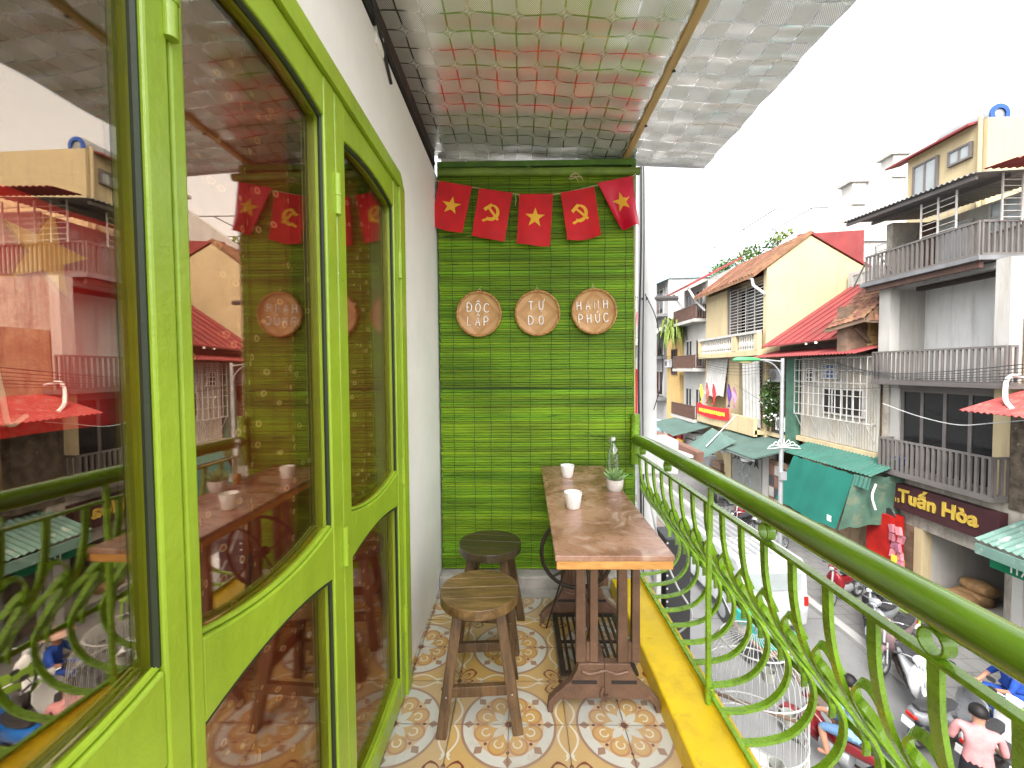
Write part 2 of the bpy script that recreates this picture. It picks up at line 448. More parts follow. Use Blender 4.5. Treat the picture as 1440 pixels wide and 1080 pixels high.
def m_foil():
    m, nt, bs = newmat('quilted_foil')
    pos = nt.nodes.new('ShaderNodeNewGeometry').outputs['Position']
    sp = nt.nodes.new('ShaderNodeSeparateXYZ'); nt.links.new(pos, sp.inputs[0])
    wob = (noise(nt, pos, 5, 2) - .5) * .12
    u = X(nt, sp.outputs[0]) / .083 + 40 + wob; v = X(nt, sp.outputs[1]) / .083 + 40.3 + wob
    du, dv = (u + .5).frac() - .5, (v + .5).frac() - .5
    par = ((u + .5).floor() + (v + .5).floor()).mod(2.0)
    cell = (u.floor() + v.floor()).mod(2.0)
    f = du.abs().sqrt() + dv.abs().sqrt()
    star = par.lt(.5) * f.lt(.68)
    line = (du.abs().min(dv.abs()).lt(.042) * (star * -1 + 1)).max((f - .68).abs().lt(.035) * par.lt(.5))
    weave = ((X(nt, sp.outputs[0]) * 900).sin() * (X(nt, sp.outputs[1]) * 900).sin()) * .5 + .5
    c = mixc(nt, cell, (.78, .78, .75), (.90, .90, .88))
    c = mixc(nt, ramp(nt, noise(nt, pos, 3.5, 5, .6), .45, .75) * .4, c, (.50, .48, .43))
    c = mixc(nt, line, c, (.80, .80, .78))
    nt.links.new(c, bs.inputs['Base Color'])
    nt.links.new((line * .38 + .56 + cell * .08).s, bs.inputs['Metallic'])
    nt.links.new((cell * -.06 + .30 - line * .14 + weave * .05).s, bs.inputs['Roughness'])
    wav = noise(nt, mapping(nt, pos, (1, 1.6, 1)), 5, 2) * .8
    bumped(nt, bs, wav + weave * .03 - line * .12, .22, .010)
    return m
M_foil = m_foil()

def m_glass():
    m = bpy.data.materials.new('tinted_reflective_glass'); m.use_nodes = True; nt = m.node_tree
    for n in list(nt.nodes): nt.nodes.remove(n)
    out = nt.nodes.new('ShaderNodeOutputMaterial'); mix = nt.nodes.new('ShaderNodeMixShader')
    tr = nt.nodes.new('ShaderNodeBsdfTransparent'); tr.inputs[0].default_value = (.95, .88, .80, 1)
    gl = nt.nodes.new('ShaderNodeBsdfGlossy'); gl.inputs['Roughness'].default_value = 0.0; gl.inputs[0].default_value = (1.0, .95, .88, 1)
    pos = nt.nodes.new('ShaderNodeNewGeometry').outputs['Position']
    b = nt.nodes.new('ShaderNodeBump'); b.inputs['Strength'].default_value = .05; b.inputs['Distance'].default_value = .004
    nt.links.new(noise(nt, pos, 3, 2).s, b.inputs['Height']); nt.links.new(b.outputs[0], gl.inputs['Normal'])
    fr = nt.nodes.new('ShaderNodeFresnel'); fr.inputs[0].default_value = 1.7
    nt.links.new((X(nt, fr.outputs[0]) * .45 + .05).s, mix.inputs[0])
    nt.links.new(tr.outputs[0], mix.inputs[1]); nt.links.new(gl.outputs[0], mix.inputs[2]); nt.links.new(mix.outputs[0], out.inputs[0])
    return m
M_glass = m_glass()

def m_clear(name, tint=(.93, .96, .95), f0=.06):
    m = bpy.data.materials.new(name); m.use_nodes = True; nt = m.node_tree
    for n in list(nt.nodes): nt.nodes.remove(n)
    out = nt.nodes.new('ShaderNodeOutputMaterial'); mix = nt.nodes.new('ShaderNodeMixShader')
    tr = nt.nodes.new('ShaderNodeBsdfTransparent'); tr.inputs[0].default_value = (*tint, 1)
    gl = nt.nodes.new('ShaderNodeBsdfGlossy'); gl.inputs['Roughness'].default_value = .02
    lw = nt.nodes.new('ShaderNodeLayerWeight'); lw.inputs[0].default_value = .35
    nt.links.new((X(nt, lw.outputs['Facing']) * .55 + f0).s, mix.inputs[0])
    nt.links.new(tr.outputs[0], mix.inputs[1]); nt.links.new(gl.outputs[0], mix.inputs[2]); nt.links.new(mix.outputs[0], out.inputs[0])
    return m
M_clear = m_clear('clear_bottle_glass')

def m_floral():
    m, nt, bs = newmat('floral_curtain_cloth')
    pos = nt.nodes.new('ShaderNodeNewGeometry').outputs['Position']
    v = nt.nodes.new('ShaderNodeTexVoronoi'); v.inputs['Scale'].default_value = 27; v.inputs['Randomness'].default_value = .8
    nt.links.new(mapping(nt, pos, (.2, 1.35, 1)), v.inputs['Vector'])
    d = X(nt, v.outputs['Distance']); wob = noise(nt, pos, 90, 2) * .14
    c = mixc(nt, noise(nt, pos, 4, 3), (.13, .014, .005), (.20, .026, .008))
    c = mixc(nt, (d + wob).lt(.27), c, (.50, .35, .20))
    c = mixc(nt, (d + wob).lt(.17), c, (.40, .08, .03))
    nt.links.new(c, bs.inputs['Base Color']); bs.inputs['Roughness'].default_value = .9
    return m
M_floral = m_floral()

def m_basket():
    m, nt, bs = newmat('woven_bamboo')
    oc = nt.nodes.new('ShaderNodeTexCoord').outputs['Object']
    sp = nt.nodes.new('ShaderNodeSeparateXYZ'); nt.links.new(oc, sp.inputs[0])
    x, z = X(nt, sp.outputs[0]), X(nt, sp.outputs[2])
    d = (x.abs() + z.abs()) / .03
    k = (x.abs() - z.abs()) / .0095
    st = (d.floor() * .37 + k).frac()
    strip = ramp(nt, (st - .5).abs(), .36, .5)
    tone = ((d.floor() * 1.7).sin() * .5 + .5)
    c = mixc(nt, tone, (.47, .255, .095), (.62, .38, .17))
    c = mixc(nt, strip * .75, c, (.26, .11, .035))
    c = mixc(nt, ramp(nt, noise(nt, oc, 9, 4), .5, .8) * .5, c, (.70, .42, .25))
    nt.links.new(c, bs.inputs['Base Color']); bs.inputs['Roughness'].default_value = .6
    bumped(nt, bs, strip * -1 + tone * .4, .5, .004)
    return m
M_basket = m_basket()
M_rim = pm('bamboo_rim', (.40, .19, .06), .5, var=.35, scale=60, bump=.5, bscale=140)
M_flag = pm('red_flag_cloth', (.56, .006, .012), .72, var=.12, scale=10, bump=.25, bscale=160)
M_flagshiny = pm('shiny_red_flag_cloth', (.60, .005, .035), .38, var=.1, scale=10, bump=.1)
M_gold = pm('yellow_print', (.80, .43, .03), .7, var=.08, bump=.1)
M_paint = pm('white_letter_paint', (.84, .83, .80), .6, var=.06, bump=.1)
M_brick = pm('whitewashed_brick', (.62, .57, .50), .85, var=.2, scale=9, bump=.7, bscale=24, objvar=.12)

# ------------------------------------------------------------------ balcony: floor, wall, door
FY0, FY1 = -1.19, 2.28
bf = MB().box(-.46, .72, FY0, 2.62, -.16, -.008).build('balcony_floor', M_cement, None, kind='structure')
tb = MB(); t = .0989
tb.box(-t, t, -t, t, -.006, .002)
tile_me = meshof(tb, 'tile', M_tile)
uvl = tile_me.uv_layers.new(name='UVMap')
for lp in tile_me.loops:
    p = tile_me.vertices[lp.vertex_index].co; uvl.data[lp.index].uv = (p.x / .2 + .5, p.y / .2 + .5)
RX, RY = -.045, 1.391                     # centre of one rosette
for i in range(-3, 4):
    for j in range(-13, 5):
        cx, cy = RX + .2 * (i + .5), RY + .2 * (j + .5)
        if cx < -.62 or cx > .57 or cy > 2.25 or cy < -1.15: continue
        a = {(0, 0): 0, (1, 0): 1, (1, 1): 2, (0, 1): 3}[(i % 2, j % 2)]
        o = inst(tile_me, 'tile', bf, (cx, cy, random.uniform(-.0006, .0006)), (0, 0, a * PI / 2))
    # the row against the wall runs under the plaster; nothing of it shows there
plinth = MB().box(-.46, .70, 2.272, 2.405, -.005, .076).build('end_step', M_cement, None, bevel=.012)
tag(plinth, 'low grey cement step under the green bamboo blind', 'step')
strip = MB().box(-.46, .49, 2.19, 2.272, -.007, .004).build('cement_strip', M_cement, bf)

w = thing('house_wall', 'white plastered wall beside and above the green folding door', 'wall', (-.5, 1.9, 0))
MB().box(-.62, -.46, 1.581, 2.62, -.1, 2.335).build('plaster_side', M_plaster, w)
MB().box(-.62, -.46, -1.4, 1.581, 1.9585, 2.335).build('plaster_over_door', M_plaster, w)
MB().box(-.60, -.475, -1.4, 2.40, 2.335, 2.52).build('dark_gap_board', M_steel_dark, w)
g = MB(); g.tube([(-.466, -1.3, 2.365), (-.462, .6, 2.36), (-.464, 2.3, 2.37)], .014, 6).build('cable', M_cable, w, True)
MB().box(-.478, -.452, 1.37, 1.44, 2.30, 2.375).build('white_patch', M_plaster, w, bevel=.004)
MB().tube(bez([(-.458, 1.30, 2.42), (-.445, 1.36, 2.34), (-.452, 1.42, 2.33), (-.455, 1.52, 2.27)]), .006, 5).build('loose_wire', M_cable, w, True)

rm = thing('cafe_room', 'dark cafe interior behind the tinted door glass', 'room', (-2, .5, 0))
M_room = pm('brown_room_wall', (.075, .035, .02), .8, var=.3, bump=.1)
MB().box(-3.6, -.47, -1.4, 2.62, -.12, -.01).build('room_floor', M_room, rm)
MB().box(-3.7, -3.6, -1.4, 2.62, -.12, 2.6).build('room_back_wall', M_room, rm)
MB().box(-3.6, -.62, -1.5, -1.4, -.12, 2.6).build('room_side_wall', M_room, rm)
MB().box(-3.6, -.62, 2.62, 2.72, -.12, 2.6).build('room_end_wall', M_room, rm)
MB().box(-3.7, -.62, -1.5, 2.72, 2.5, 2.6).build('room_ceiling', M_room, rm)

M_shade_bead = pm('painted_reveal_shade', (.014, .022, .006), .6, bump=.1)  # near-black bead colour paints in the deep shade of the frame reveal
door = thing('folding_door', 'bright green wooden folding door with tinted glass panes', 'door', (-.48, .5, 0))
XF, XB = -.437, -.482                       # leaf faces
def leaf(y0, y1, yp0, yp1, skew=0.0):
    N = 10
    ys = [yp0 + (yp1 - yp0) * i / N for i in range(N + 1)]
    q = lambda y: 1 - ((y - (yp0 + yp1) / 2) / ((yp1 - yp0) / 2)) ** 2
    m = MB()
    m.box(XB, XF, y0, yp0, .012, 1.905); m.box(XB, XF, yp1, y1, .012, 1.905)
    f = m.build('door_leaf', M_door, door, bevel=.0035)
    r = MB()
    r.prism([(y, 1.815 + .022 * q(y)) for y in ys] + [(yp1, 1.904), (yp0, 1.904)], 'yz', XB + .001, XF - .0015)
    r.prism([(y, .745 + .022 * q(y)) for y in ys] + [(y, .868 - .027 * q(y)) for y in reversed(ys)], 'yz', XB + .001, XF - .0015)
    r.prism([(y, .0125) for y in (yp0, yp1)] + [(y, .105 - .02 * q(y)) for y in reversed(ys)], 'yz', XB + .001, XF - .0015)
    r.build('rails', M_door, f, bevel=.0035)
    # glazing beads: green below, sides and top coloured dark as reveal shade
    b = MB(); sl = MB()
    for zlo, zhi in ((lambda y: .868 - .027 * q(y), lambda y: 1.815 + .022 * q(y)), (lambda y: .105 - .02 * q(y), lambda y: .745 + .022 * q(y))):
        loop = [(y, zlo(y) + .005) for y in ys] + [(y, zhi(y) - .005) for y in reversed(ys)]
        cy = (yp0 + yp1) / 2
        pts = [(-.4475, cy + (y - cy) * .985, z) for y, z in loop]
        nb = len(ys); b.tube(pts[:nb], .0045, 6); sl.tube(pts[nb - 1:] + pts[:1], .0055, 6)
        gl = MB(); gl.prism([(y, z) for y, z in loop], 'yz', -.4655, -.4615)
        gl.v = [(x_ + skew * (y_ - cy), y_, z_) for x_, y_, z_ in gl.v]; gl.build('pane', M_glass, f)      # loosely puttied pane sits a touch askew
    b.build('glazing_bead', M_door, f, True); sl.build('shade_dark_bead', M_shade_bead, f, True)
    return f
leaf(-.35, .0875, -.30, .04); L1 = leaf(.0905, .5235, .142, .489, .029); L2 = leaf(.5265, 1.0, .549, .948); L3 = leaf(1.003, 1.515, 1.055, 1.466)
fr = MB()
fr.prism([(-.42, 1.957), (1.53, 1.957), (1.578, 1.91), (1.578, 1.9075), (-.42, 1.9075)], 'yz', -.50, -.428)
fr.box(-.50, -.428, 1.5185, 1.578, 0, 1.905)
fr.box(-.50, -.428, -.42, -.3535, 0, 1.905)
fr.build('door_frame', M_door, door, bevel=.004)
for yy, zs, L in ((1.0015, (1.66, .80, .10), L2), (1.5165, (1.62, .86, .3), L3), (.525, (1.7,), L1)):
    for z in zs:
        h = MB(); h.tube([(-.434, yy, z - .048), (-.434, yy, z + .048)], .0085, 10); h.tube([(-.434, yy, z - .004), (-.434, yy, z + .004)], .0098, 10)
        h.build('hinge', M_door, L, True)

c = MB(); c.sheet(lambda u, v: (-.535 + .018 * math.sin(u * 42) + .01 * math.sin(u * 15 + v * 4), .60 + u * .93, .03 + v * 1.92), 90, 6, .003)
tag(c.build('curtain', M_floral, None, True), 'dark red floral curtain hanging close behind the middle door glass', 'curtain')
fl = thing('wall_flag', 'large red flag with yellow star hanging behind the leftmost door glass', 'flag', (-.51, .42, 1.17))
c = MB(); c.sheet(lambda u, v: (-.512 + .004 * math.sin(u * 9 + v * 5), .36 + u * .16, 1.17 + v * .25), 20, 20, .003); c.build('cloth', M_flag, fl, True)
def star_pts(r, rot=0, ri=.40): return [((r if k % 2 == 0 else r * ri) * math.sin(k * PI / 5 + rot), (r if k % 2 == 0 else r * ri) * math.cos(k * PI / 5 + rot)) for k in range(10)]
MB().prism([(.436 + p * .9, 1.362 + q) for p, q in star_pts(.046, .2)], 'yz', -.5045, -.5015).build('star', M_gold, fl)
c = MB(); c.tube(bez([(-.495, .26, 1.24), (-.495, .345, 1.268), (-.495, .375, 1.262), (-.495, .385, 1.22), (-.495, .39, 1.185), (-.495, .405, 1.192)]), .0022, 6)
tag(c.build('white_cable', M_paint, None, True), 'loose white cable behind the leftmost door glass', 'cable')
ic = thing('interior_chair', 'yellow plywood chair seat dimly seen low behind the door glass', 'chair', (-.95, .78, 0))
M_ply = pm('yellow_plywood', (.60, .34, .08), .5, bump=.1)
MB().box(-.542, -.53, .605, .66, .87, .93).build('backrest', M_ply, ic, bevel=.004)
c = MB()
for (xx, yy) in ((-.70, .62), (-.535, .62), (-.70, .78), (-.535, .78)): c.tube([(xx, yy, 0), (xx, yy, .45 if xx < -.6 else .88)], .012, 6)
c.build('legs', M_iron_dark, ic)
MB().box(-.71, -.526, .60, .80, .45, .475).build('seat', M_ply, ic, bevel=.004)

# ------------------------------------------------------------------ end wall, blind, frame
ew = thing('end_wall', 'old whitewashed masonry wall behind the bamboo blind', 'wall', (.1, 2.5, 0))
MB().box(-.459, .665, 2.44, 2.60, -.1, 2.40).build('masonry', M_cement, ew)
xx = -.445
for k in range(8):
    ww = random.uniform(.085, .15)
    if xx + ww > .62: break
    q = MB(); q.box(xx, xx + ww - .008, 2.43 + random.uniform(-.006, .006), 2.56, 2.408, 2.478 - .012 * k + random.uniform(-.004, .004)); q.build('brick', M_brick, ew, bevel=.008)
    xx += ww
gf = thing('blind_frame', 'dark green wooden frame holding the bamboo blind', 'frame', (.1, 2.4, 0))
MB().box(-.458, .668, 2.375, 2.425, 2.385, 2.418).build('top_rail', M_greenwood, gf, bevel=.003)
MB().box(-.458, .668, 2.375, 2.425, 2.318, 2.334).build('second_rail', M_greenwood, gf, bevel=.003)
MB().box(-.458, -.436, 2.374, 2.424, .076, 2.384).build('left_post', M_greenwood, gf, bevel=.003)
MB().box(.640, .668, 2.374, 2.424, .076, 2.384).build('right_post', M_greenwood, gf, bevel=.003)
MB().box(.045, .077, 2.376, 2.42, 2.334, 2.385).build('middle_post', M_greenwood, gf, bevel=.003)
MB().box(-.436, .640, 2.425, 2.435, .076, 2.318).build('back_board', M_dark, gf)

bl = thing('bamboo_blind', 'green painted bamboo blind covering the end of the balcony', 'blind', (.1, 2.34, .08))
pole = MB(); pole.tube([(-.445, 2.335, 2.338), (-.2, 2.335, 2.337), (.1, 2.335, 2.333), (.4, 2.335, 2.331), (.675, 2.335, 2.327)], [.021, .023, .021, .023, .021], 14)
pole.build('top_pole', pm('bamboo_pole_paint', (.13, .21, .02), .45, var=.25, scale=9, bump=.2, col2=(.30, .16, .04), c2=(.68, .8)), bl, True)
sm = MB(); SL = 1.10
ring = [(math.cos(a) * .0036, math.sin(a) * .0061) for a in [k * PI / 4 for k in range(8)]]
nseg = 10
for i in range(nseg + 1):
    x = -SL / 2 + SL * i / nseg; dz = random.uniform(-.0009, .0009)
    sm.v += [(x, py, pz + dz) for py, pz in ring]
for i in range(nseg):
    sm.f += [(i * 8 + k, i * 8 + (k + 1) % 8, i * 8 + 8 + (k + 1) % 8, i * 8 + 8 + k) for k in range(8)]
sm.f += [tuple(range(7, -1, -1)), tuple(nseg * 8 + k for k in range(8))]; sm.mi = [0] * len(sm.f)
slat_me = meshof(sm, 'slat', M_slat, True)
z = .083; k = 0
while z < 2.312:
    h = random.choice((.85, 1, 1, 1, 1.15, 1.3, 1.45)); z += .0062 * h
    inst(slat_me, 'slat', bl, (.102 + random.uniform(-.006, .006), 2.352 + random.uniform(-.0015, .0015), z), (0, random.uniform(-.0011, .0011), PI * (k % 2)), (1, 1, h))
    z += .0062 * h + random.choice((.0002, .0004, .0006, .0012)); k += 1
for i in range(10):
    x = -.37 + i * .1085 + random.uniform(-.012, .012); s_ = MB(); pts = []
    for j in range(41):
        zz = .085 + j * (2.33 - .085) / 40; pts.append((x + .0025 * math.sin(j * 1.7 + i), 2.3465, zz))
    s_.tube(pts, .0015, 5); s_.build('string', M_string, bl, True)
MB().tube([(x, 2.347, 1.128 - .006 * x) for x in (-.44, 0, .3, .64)], .0038, 5).build('string', M_string, bl)
cord = MB()
cord.tube([(.645, 2.335, 2.33), (.648, 2.333, 1.6), (.652, 2.335, .9)], .0032, 5)
cord.build('pull_cord', M_rope, bl)
kn = MB()
for a in range(5): kn.tube(bez([(.315, 2.30, 2.31), (.315 + .03 * math.sin(a * 1.3), 2.30, 2.29), (.315 + .05 * math.sin(a * 1.7 + .4), 2.305, 2.262 + .006 * a)], 4), .0016, 5)
kn.build('string_knot', M_rope, bl)

# flags: five pieces on one string
FY = 2.318; FX = lambda px: (px * .2083 + 600 - 730) * .004035 + (0.0) ; FZ = lambda py: 1.234 + (520 - (py * .2083 + 200)) * .00402
quads = [((105, 285), (325, 325), (260, 635), (50, 580)), ((370, 335), (590, 370), (535, 690), (320, 645)), ((635, 378), (855, 380), (835, 720), (615, 705)),
         ((905, 375), (1125, 340), (1165, 660), (945, 690)), ((1145, 315), (1370, 275), (1415, 595), (1300, 612))]
labs = ['red star flag at the left end of the bunting', 'red hammer and sickle flag, second from the left on the bunting', 'red star flag hanging lowest in the middle of the bunting',
        'red hammer and sickle flag, second from the right on the bunting', 'shiny folded red star flag at the right end of the bunting']
def emblem(): # hammer and sickle outline pieces in a unit square
    out = []
    # sickle blade: crescent
    A = [(math.cos(a) * .40 - .05, math.sin(a) * .42) for a in [R(100 - i * 12) for i in range(19)]]
    Bq = [(math.cos(a) * .295 - .10, math.sin(a) * .30 + .035) for a in [R(100 - i * 12) for i in range(19)]]
    out.append(A + list(reversed(Bq)))
    out.append([(-.20, -.30), (-.13, -.38), (-.36, -.52), (-.45, -.43)])      # sickle handle
    d = Vector((.62, -.66)).normalized(); n = Vector((-d.y, d.x)); c0 = Vector((-.16, .20))
    P = lambda a, b: tuple(c0 + d * a + n * b)
    out.append([P(-.02, -.055), P(-.02, .055), P(.72, .055), P(.72, -.055)])  # hammer shaft
    out.append([P(-.16, -.24), P(-.16, .20), P(0, .24), P(.0, -.24)])          # hammer head
    return out
for k, (q, lab) in enumerate(zip(quads, labs)):
    tl, tr_, br, blq = [Vector((FX(a), 0, FZ(b))) for a, b in q]
    base = (tl + tr_) / 2 + Vector((0, FY, 0))
    f = thing('bunting_flag', lab, 'flag', tuple(base), group='flags on the bunting')
    def pt(u, v, tl=tl, tr_=tr_, br=br, bq=blq, k=k):
        p = tl.lerp(tr_, u).lerp(bq.lerp(br, u), v)
        fold = (.012 + .006 * k) * math.sin(u * 5 + k * 1.7) * v + .006 * math.sin(v * 6 + k)
        if k == 4: fold += .035 * math.sin(u * 7.5) * v
        return (p.x, FY - .006 + fold * .55 - .012 * v, p.z - .006 * math.sin(u * PI) * v)
    m = MB(); m.sheet(pt, 14, 14, .0022); m.build('cloth', M_flagshiny if k == 4 else M_flag, f, True)
    def lift(u, v): p = pt(u, v); return (p[0], p[1] - .0035, p[2])
    pr = MB()
    polys = [[(a * .30, b * .30) for a, b in star_pts(1)]] if k % 2 == 0 else [[(a * .62, b * .62) for a, b in e] for e in emblem()]
    for li, poly in enumerate(polys):
        n = len(poly); fu = [(.5 + a, .47 - b * .66) for a, b in poly]
        dz = -.0007 * li
        front = [Vector(lift(a, b)) + Vector((0, dz, 0)) for a, b in fu]; backv = [Vector(lift(a, b)) + Vector((0, .0012, 0)) for a, b in fu]
        pr.add(front + backv, [tuple(range(n)), tuple(range(2 * n - 1, n - 1, -1))] + [(i, (i + 1) % n, n + (i + 1) % n, n + i) for i in range(n)])
    pr.build('star' if k % 2 == 0 else 'hammer_and_sickle', M_gold, f)
sp_ = bez([(FX(60), FY, FZ(262)), (FX(105), FY, FZ(285)), (FX(345), FY, FZ(330)), (FX(610), FY, FZ(376)), (FX(745), FY, FZ(381)), (FX(880), FY, FZ(378)), (FX(1135), FY, FZ(328)), (FX(1370), FY, FZ(272)), (FX(1400), FY + .01, FZ(240))])
s_ = MB().tube(sp_, .0022, 6); s_.tube(bez([(FX(605), FY, FZ(375)), (FX(612), FY - .004, FZ(410)), (FX(608), FY, FZ(450))], 4), .002, 5)
tag(s_.build('bunting_string', M_rope, None, True), 'thin string carrying the five red flags', 'string')

# woven basket trays with painted words
GL = {'D': [[(0, 0), (0, 1), (.35, .95), (.55, .7), (.55, .3), (.35, .05), (0, 0)]], 'C': [[(.55, .82), (.4, .98), (.15, .95), (0, .65), (0, .3), (.15, .04), (.4, .02), (.58, .16)]],
      'O': [[(.28, 1), (.05, .82), (0, .5), (.06, .15), (.28, 0), (.5, .15), (.56, .5), (.5, .84), (.28, 1)]], 'L': [[(.05, 1), (0, 0), (.5, .02)]],
      'A': [[(0, 0), (.28, 1), (.56, 0)], [(.1, .36), (.46, .36)]], 'P': [[(.02, 0), (0, 1), (.35, .98), (.52, .75), (.35, .5), (0, .48)]],
      'T': [[(0, .98), (.6, 1)], [(.3, 1), (.28, 0)]], 'U': [[(0, 1), (.02, .3), (.2, 0), (.4, .05), (.52, .35), (.54, 1)]],
      'H': [[(0, 0), (.02, 1)], [(.52, 0), (.52, 1)], [(0, .5), (.52, .53)]], 'N': [[(0, 0), (.02, 1), (.5, 0), (.52, 1)]]}
dot = lambda x, y: [[(x - .03, y), (x + .03, y - .02)]]
EX = {'Đ': [[(-.12, .52), (.22, .52)]], 'Ộ': [[(.1, 1.14), (.28, 1.34), (.46, 1.14)]] + dot(.28, -.2), 'Ậ': [[(.1, 1.14), (.28, 1.34), (.46, 1.14)]] + dot(.28, -.22),
      'Ự': [[(.54, .98), (.72, 1.05), (.7, 1.28)]] + dot(.26, -.2), 'Ạ': dot(.28, -.2), 'Ú': [[(.22, 1.12), (.42, 1.34)]]}
BASE = {'Đ': 'D', 'Ộ': 'O', 'Ậ': 'A', 'Ự': 'U', 'Ạ': 'A', 'Ú': 'U'}
def basket(px, pz, lines, lab, rotd, size):
    b = thing('basket_tray', lab, 'basket', (px, 2.33, pz), world=False, group='woven trays on the blind')
    b.rotation_euler = (0, R(rotd), 0)
    d = MB(); d.lathe([(0, .0), (.07, -.002), (.108, -.005), (.12, -.014), (.122, -.012), (.112, .002), (.07, .006), (0, .008)], 40, (0, .006, 0), 'y'); d.build('woven_dish', M_basket, b, True)
    r = MB(); N = 64
    r.tube([(math.cos(2 * PI * k / N) * .1215, -.012, math.sin(2 * PI * k / N) * .1215) for k in range(N)], [.0055 + .0016 * (k % 2) for k in range(N)], 8, closed=True); r.build('rim', M_rim, b, True)
    hng = MB(); hng.tube(bez([(-.012, -.012, .118), (0, -.012, .14), (.012, -.012, .118)], 6), .0014, 5); hng.tube([(0, -.008, .138), (.003, .010, .158)], .0012, 5); hng.build('hanger', M_rope, b)
    for li, (txt, cz, x0, wd) in enumerate(lines):
        for ci, ch in enumerate(txt):
            m = MB()
            for st in GL[BASE.get(ch, ch)] + EX.get(ch, []):
                pts = [(x0 + ci * wd + a * size * .92 + random.uniform(-.0007, .0007), -.0025, cz + c_ * size) for a, c_ in st]
                m.tube(bez(pts, 3) if len(pts) > 3 and ch not in 'AHNL' else pts, .0031, 6)
            m.build('letter', M_paint, b, True)
    return b
basket(-.222, 1.548, [('ĐỘC', .012, -.068, .048), ('LẬP', -.064, -.066, .047)], 'round woven bamboo tray painted ĐỘC LẬP, leftmost of three', 2, .048)
basket(.105, 1.55, [('TỰ', .020, -.048, .058), ('DO', -.062, -.050, .058)], 'round woven bamboo tray painted TỰ DO, middle of three', -1, .046)
basket(.422, 1.556, [('HẠNH', .014, -.094, .049), ('PHÚC', -.060, -.088, .047)], 'round woven bamboo tray painted HẠNH PHÚC, rightmost of three', -3, .046)

# ------------------------------------------------------------------ roof canopy
rf = thing('balcony_canopy', 'silver quilted foil canopy roof over the balcony', 'canopy', (.3, 1.2, 2.5))
def roofpt(u, v):
    x = -.50 + 1.58 * u; y = .78 + 1.655 * v  # near end cut short, out of view, so sky light reaches the balcony
    x += (u ** 6) * (.006 * math.sin(y * 46) + .004 * math.sin(y * 19))
    return (x, y, 2.487 - .055 * u - .03 * u * u + .0035 * math.sin(y * 46) * (.2 + u) + .004 * math.sin(x * 21 + y * 3))
m = MB(); m.sheet(roofpt, 44, 130, .006); m.build('foil_sheet', M_foil, rf, True)
m = MB(); m.beam((.6035, .79, 2.424), (.612, 2.40, 2.424), .034, .014); bt = m.build('batten', M_goldbatten, rf, bevel=.002)
for k in range(5, 9):
    s_ = MB(); s_.lathe([(0, 0), (.0075, .0005), (.0055, .004), (0, .005)], 10, (.600 + .0032 * (k + .3), -.9 + k * .37, 2.4125)); s_.build('screw', M_steel_dark, bt)
m = MB(); m.beam((-.46, 2.432, 2.478), (.61, 2.436, 2.425), .018, .035); m.build('end_strip', M_chrome, rf)
m = MB(); m.beam((.62, 2.436, 2.418), (1.08, 2.436, 2.392), .008, .016); m.build('edge_trim', pm('grey_aluminium', (.5, .5, .52), .4, .6, bump=0), rf)
m = MB(); m.beam((-.45, .80, 2.51), (1.05, .80, 2.44), .03, .03); m.build('crossbar', M_steel_dark, rf)

# ------------------------------------------------------------------ kerb and railing
kb = MB(); kb.prism([(.497, -.004), (.506, .066), (.510, .070), (.652, .072), (.660, .084), (.690, .084), (.700, .06), (.700, -.20), (.497, -.20)], 'xz', -1.19, 2.262)
tag(kb.build('balcony_kerb', M_yellow, None, bevel=.004), 'yellow painted kerb along the balcony edge under the railing', 'kerb')
rl = thing('balcony_railing', 'green metal balcony railing with round handrail and bellied bars', 'railing', (.66, .5, .07))
hr = MB(); hr.tube([(.66, -1.19, .852), (.66, 0, .853), (.66, .8, .853), (.66, 1.5, .853), (.66, 2.05, .848), (.66, 2.37, .835)], .0325, 24); hr.build('handrail', M_handrail, rl, True)
MB().sweep([(.66, -1.19, .768), (.66, 1, .769), (.66, 2.33, .757)], .022, .010, (1, 0, 0)).build('lower_rail', M_rail, rl, bevel=.0015)
MB().sweep([(.665, -1.19, .093), (.665, 2.25, .093)], .016, .010, (1, 0, 0)).build('foot_rail', M_rail, rl, bevel=.0015)
MB().sweep([(.896, -1.19, .262), (.896, 2.25, .262)], .006, .022, (1, 0, 0)).build('belly_rail', M_handrail, rl)
prof = [(.66, .765), (.667, .66), (.695, .55), (.752, .455), (.83, .365), (.880, .275), (.874, .19), (.822, .125), (.745, .098), (.668, .093)]
bm_ = MB(); bm_.sweep(bez([(x, 0, z) for x, z in prof], 5), .021, .010, (0, 1, 0))
bar_me = meshof(bm_, 'baluster', M_rail, False)
sc_ = MB()
def belly(z):
    for (x1, z1), (x2, z2) in zip(prof, prof[1:]):
        if z2 <= z <= z1: return x1 + (x2 - x1) * (z1 - z) / (z1 - z2 + 1e-9)
    return .67
def scroll(pts): return [(belly(z) + .006, y, z) for y, z in pts]
sc_.sweep(bez(scroll([(.004, .565), (.030, .60), (.062, .592), (.085, .55), (.098, .48), (.106, .40), (.111, .34)]), 5), .020, .007, (.6, 0, .8))
sc_.sweep(bez(scroll([(.111, .47), (.085, .50), (.055, .48), (.035, .42), (.022, .36), (.010, .31)]), 5), .020, .007, (.6, 0, .8))
scr_me = meshof(sc_, 'scroll', M_rail, False)
sc2 = MB(); sc2.sweep(bez(scroll([(.058, .50), (.080, .535), (.108, .515), (.128, .45), (.144, .37), (.153, .29), (.156, .24)]), 5), .018, .007, (.6, 0, .8))
sc2_me = meshof(sc2, 'scroll', M_rail, False)
y = .075 - 9 * .1155; k = 0
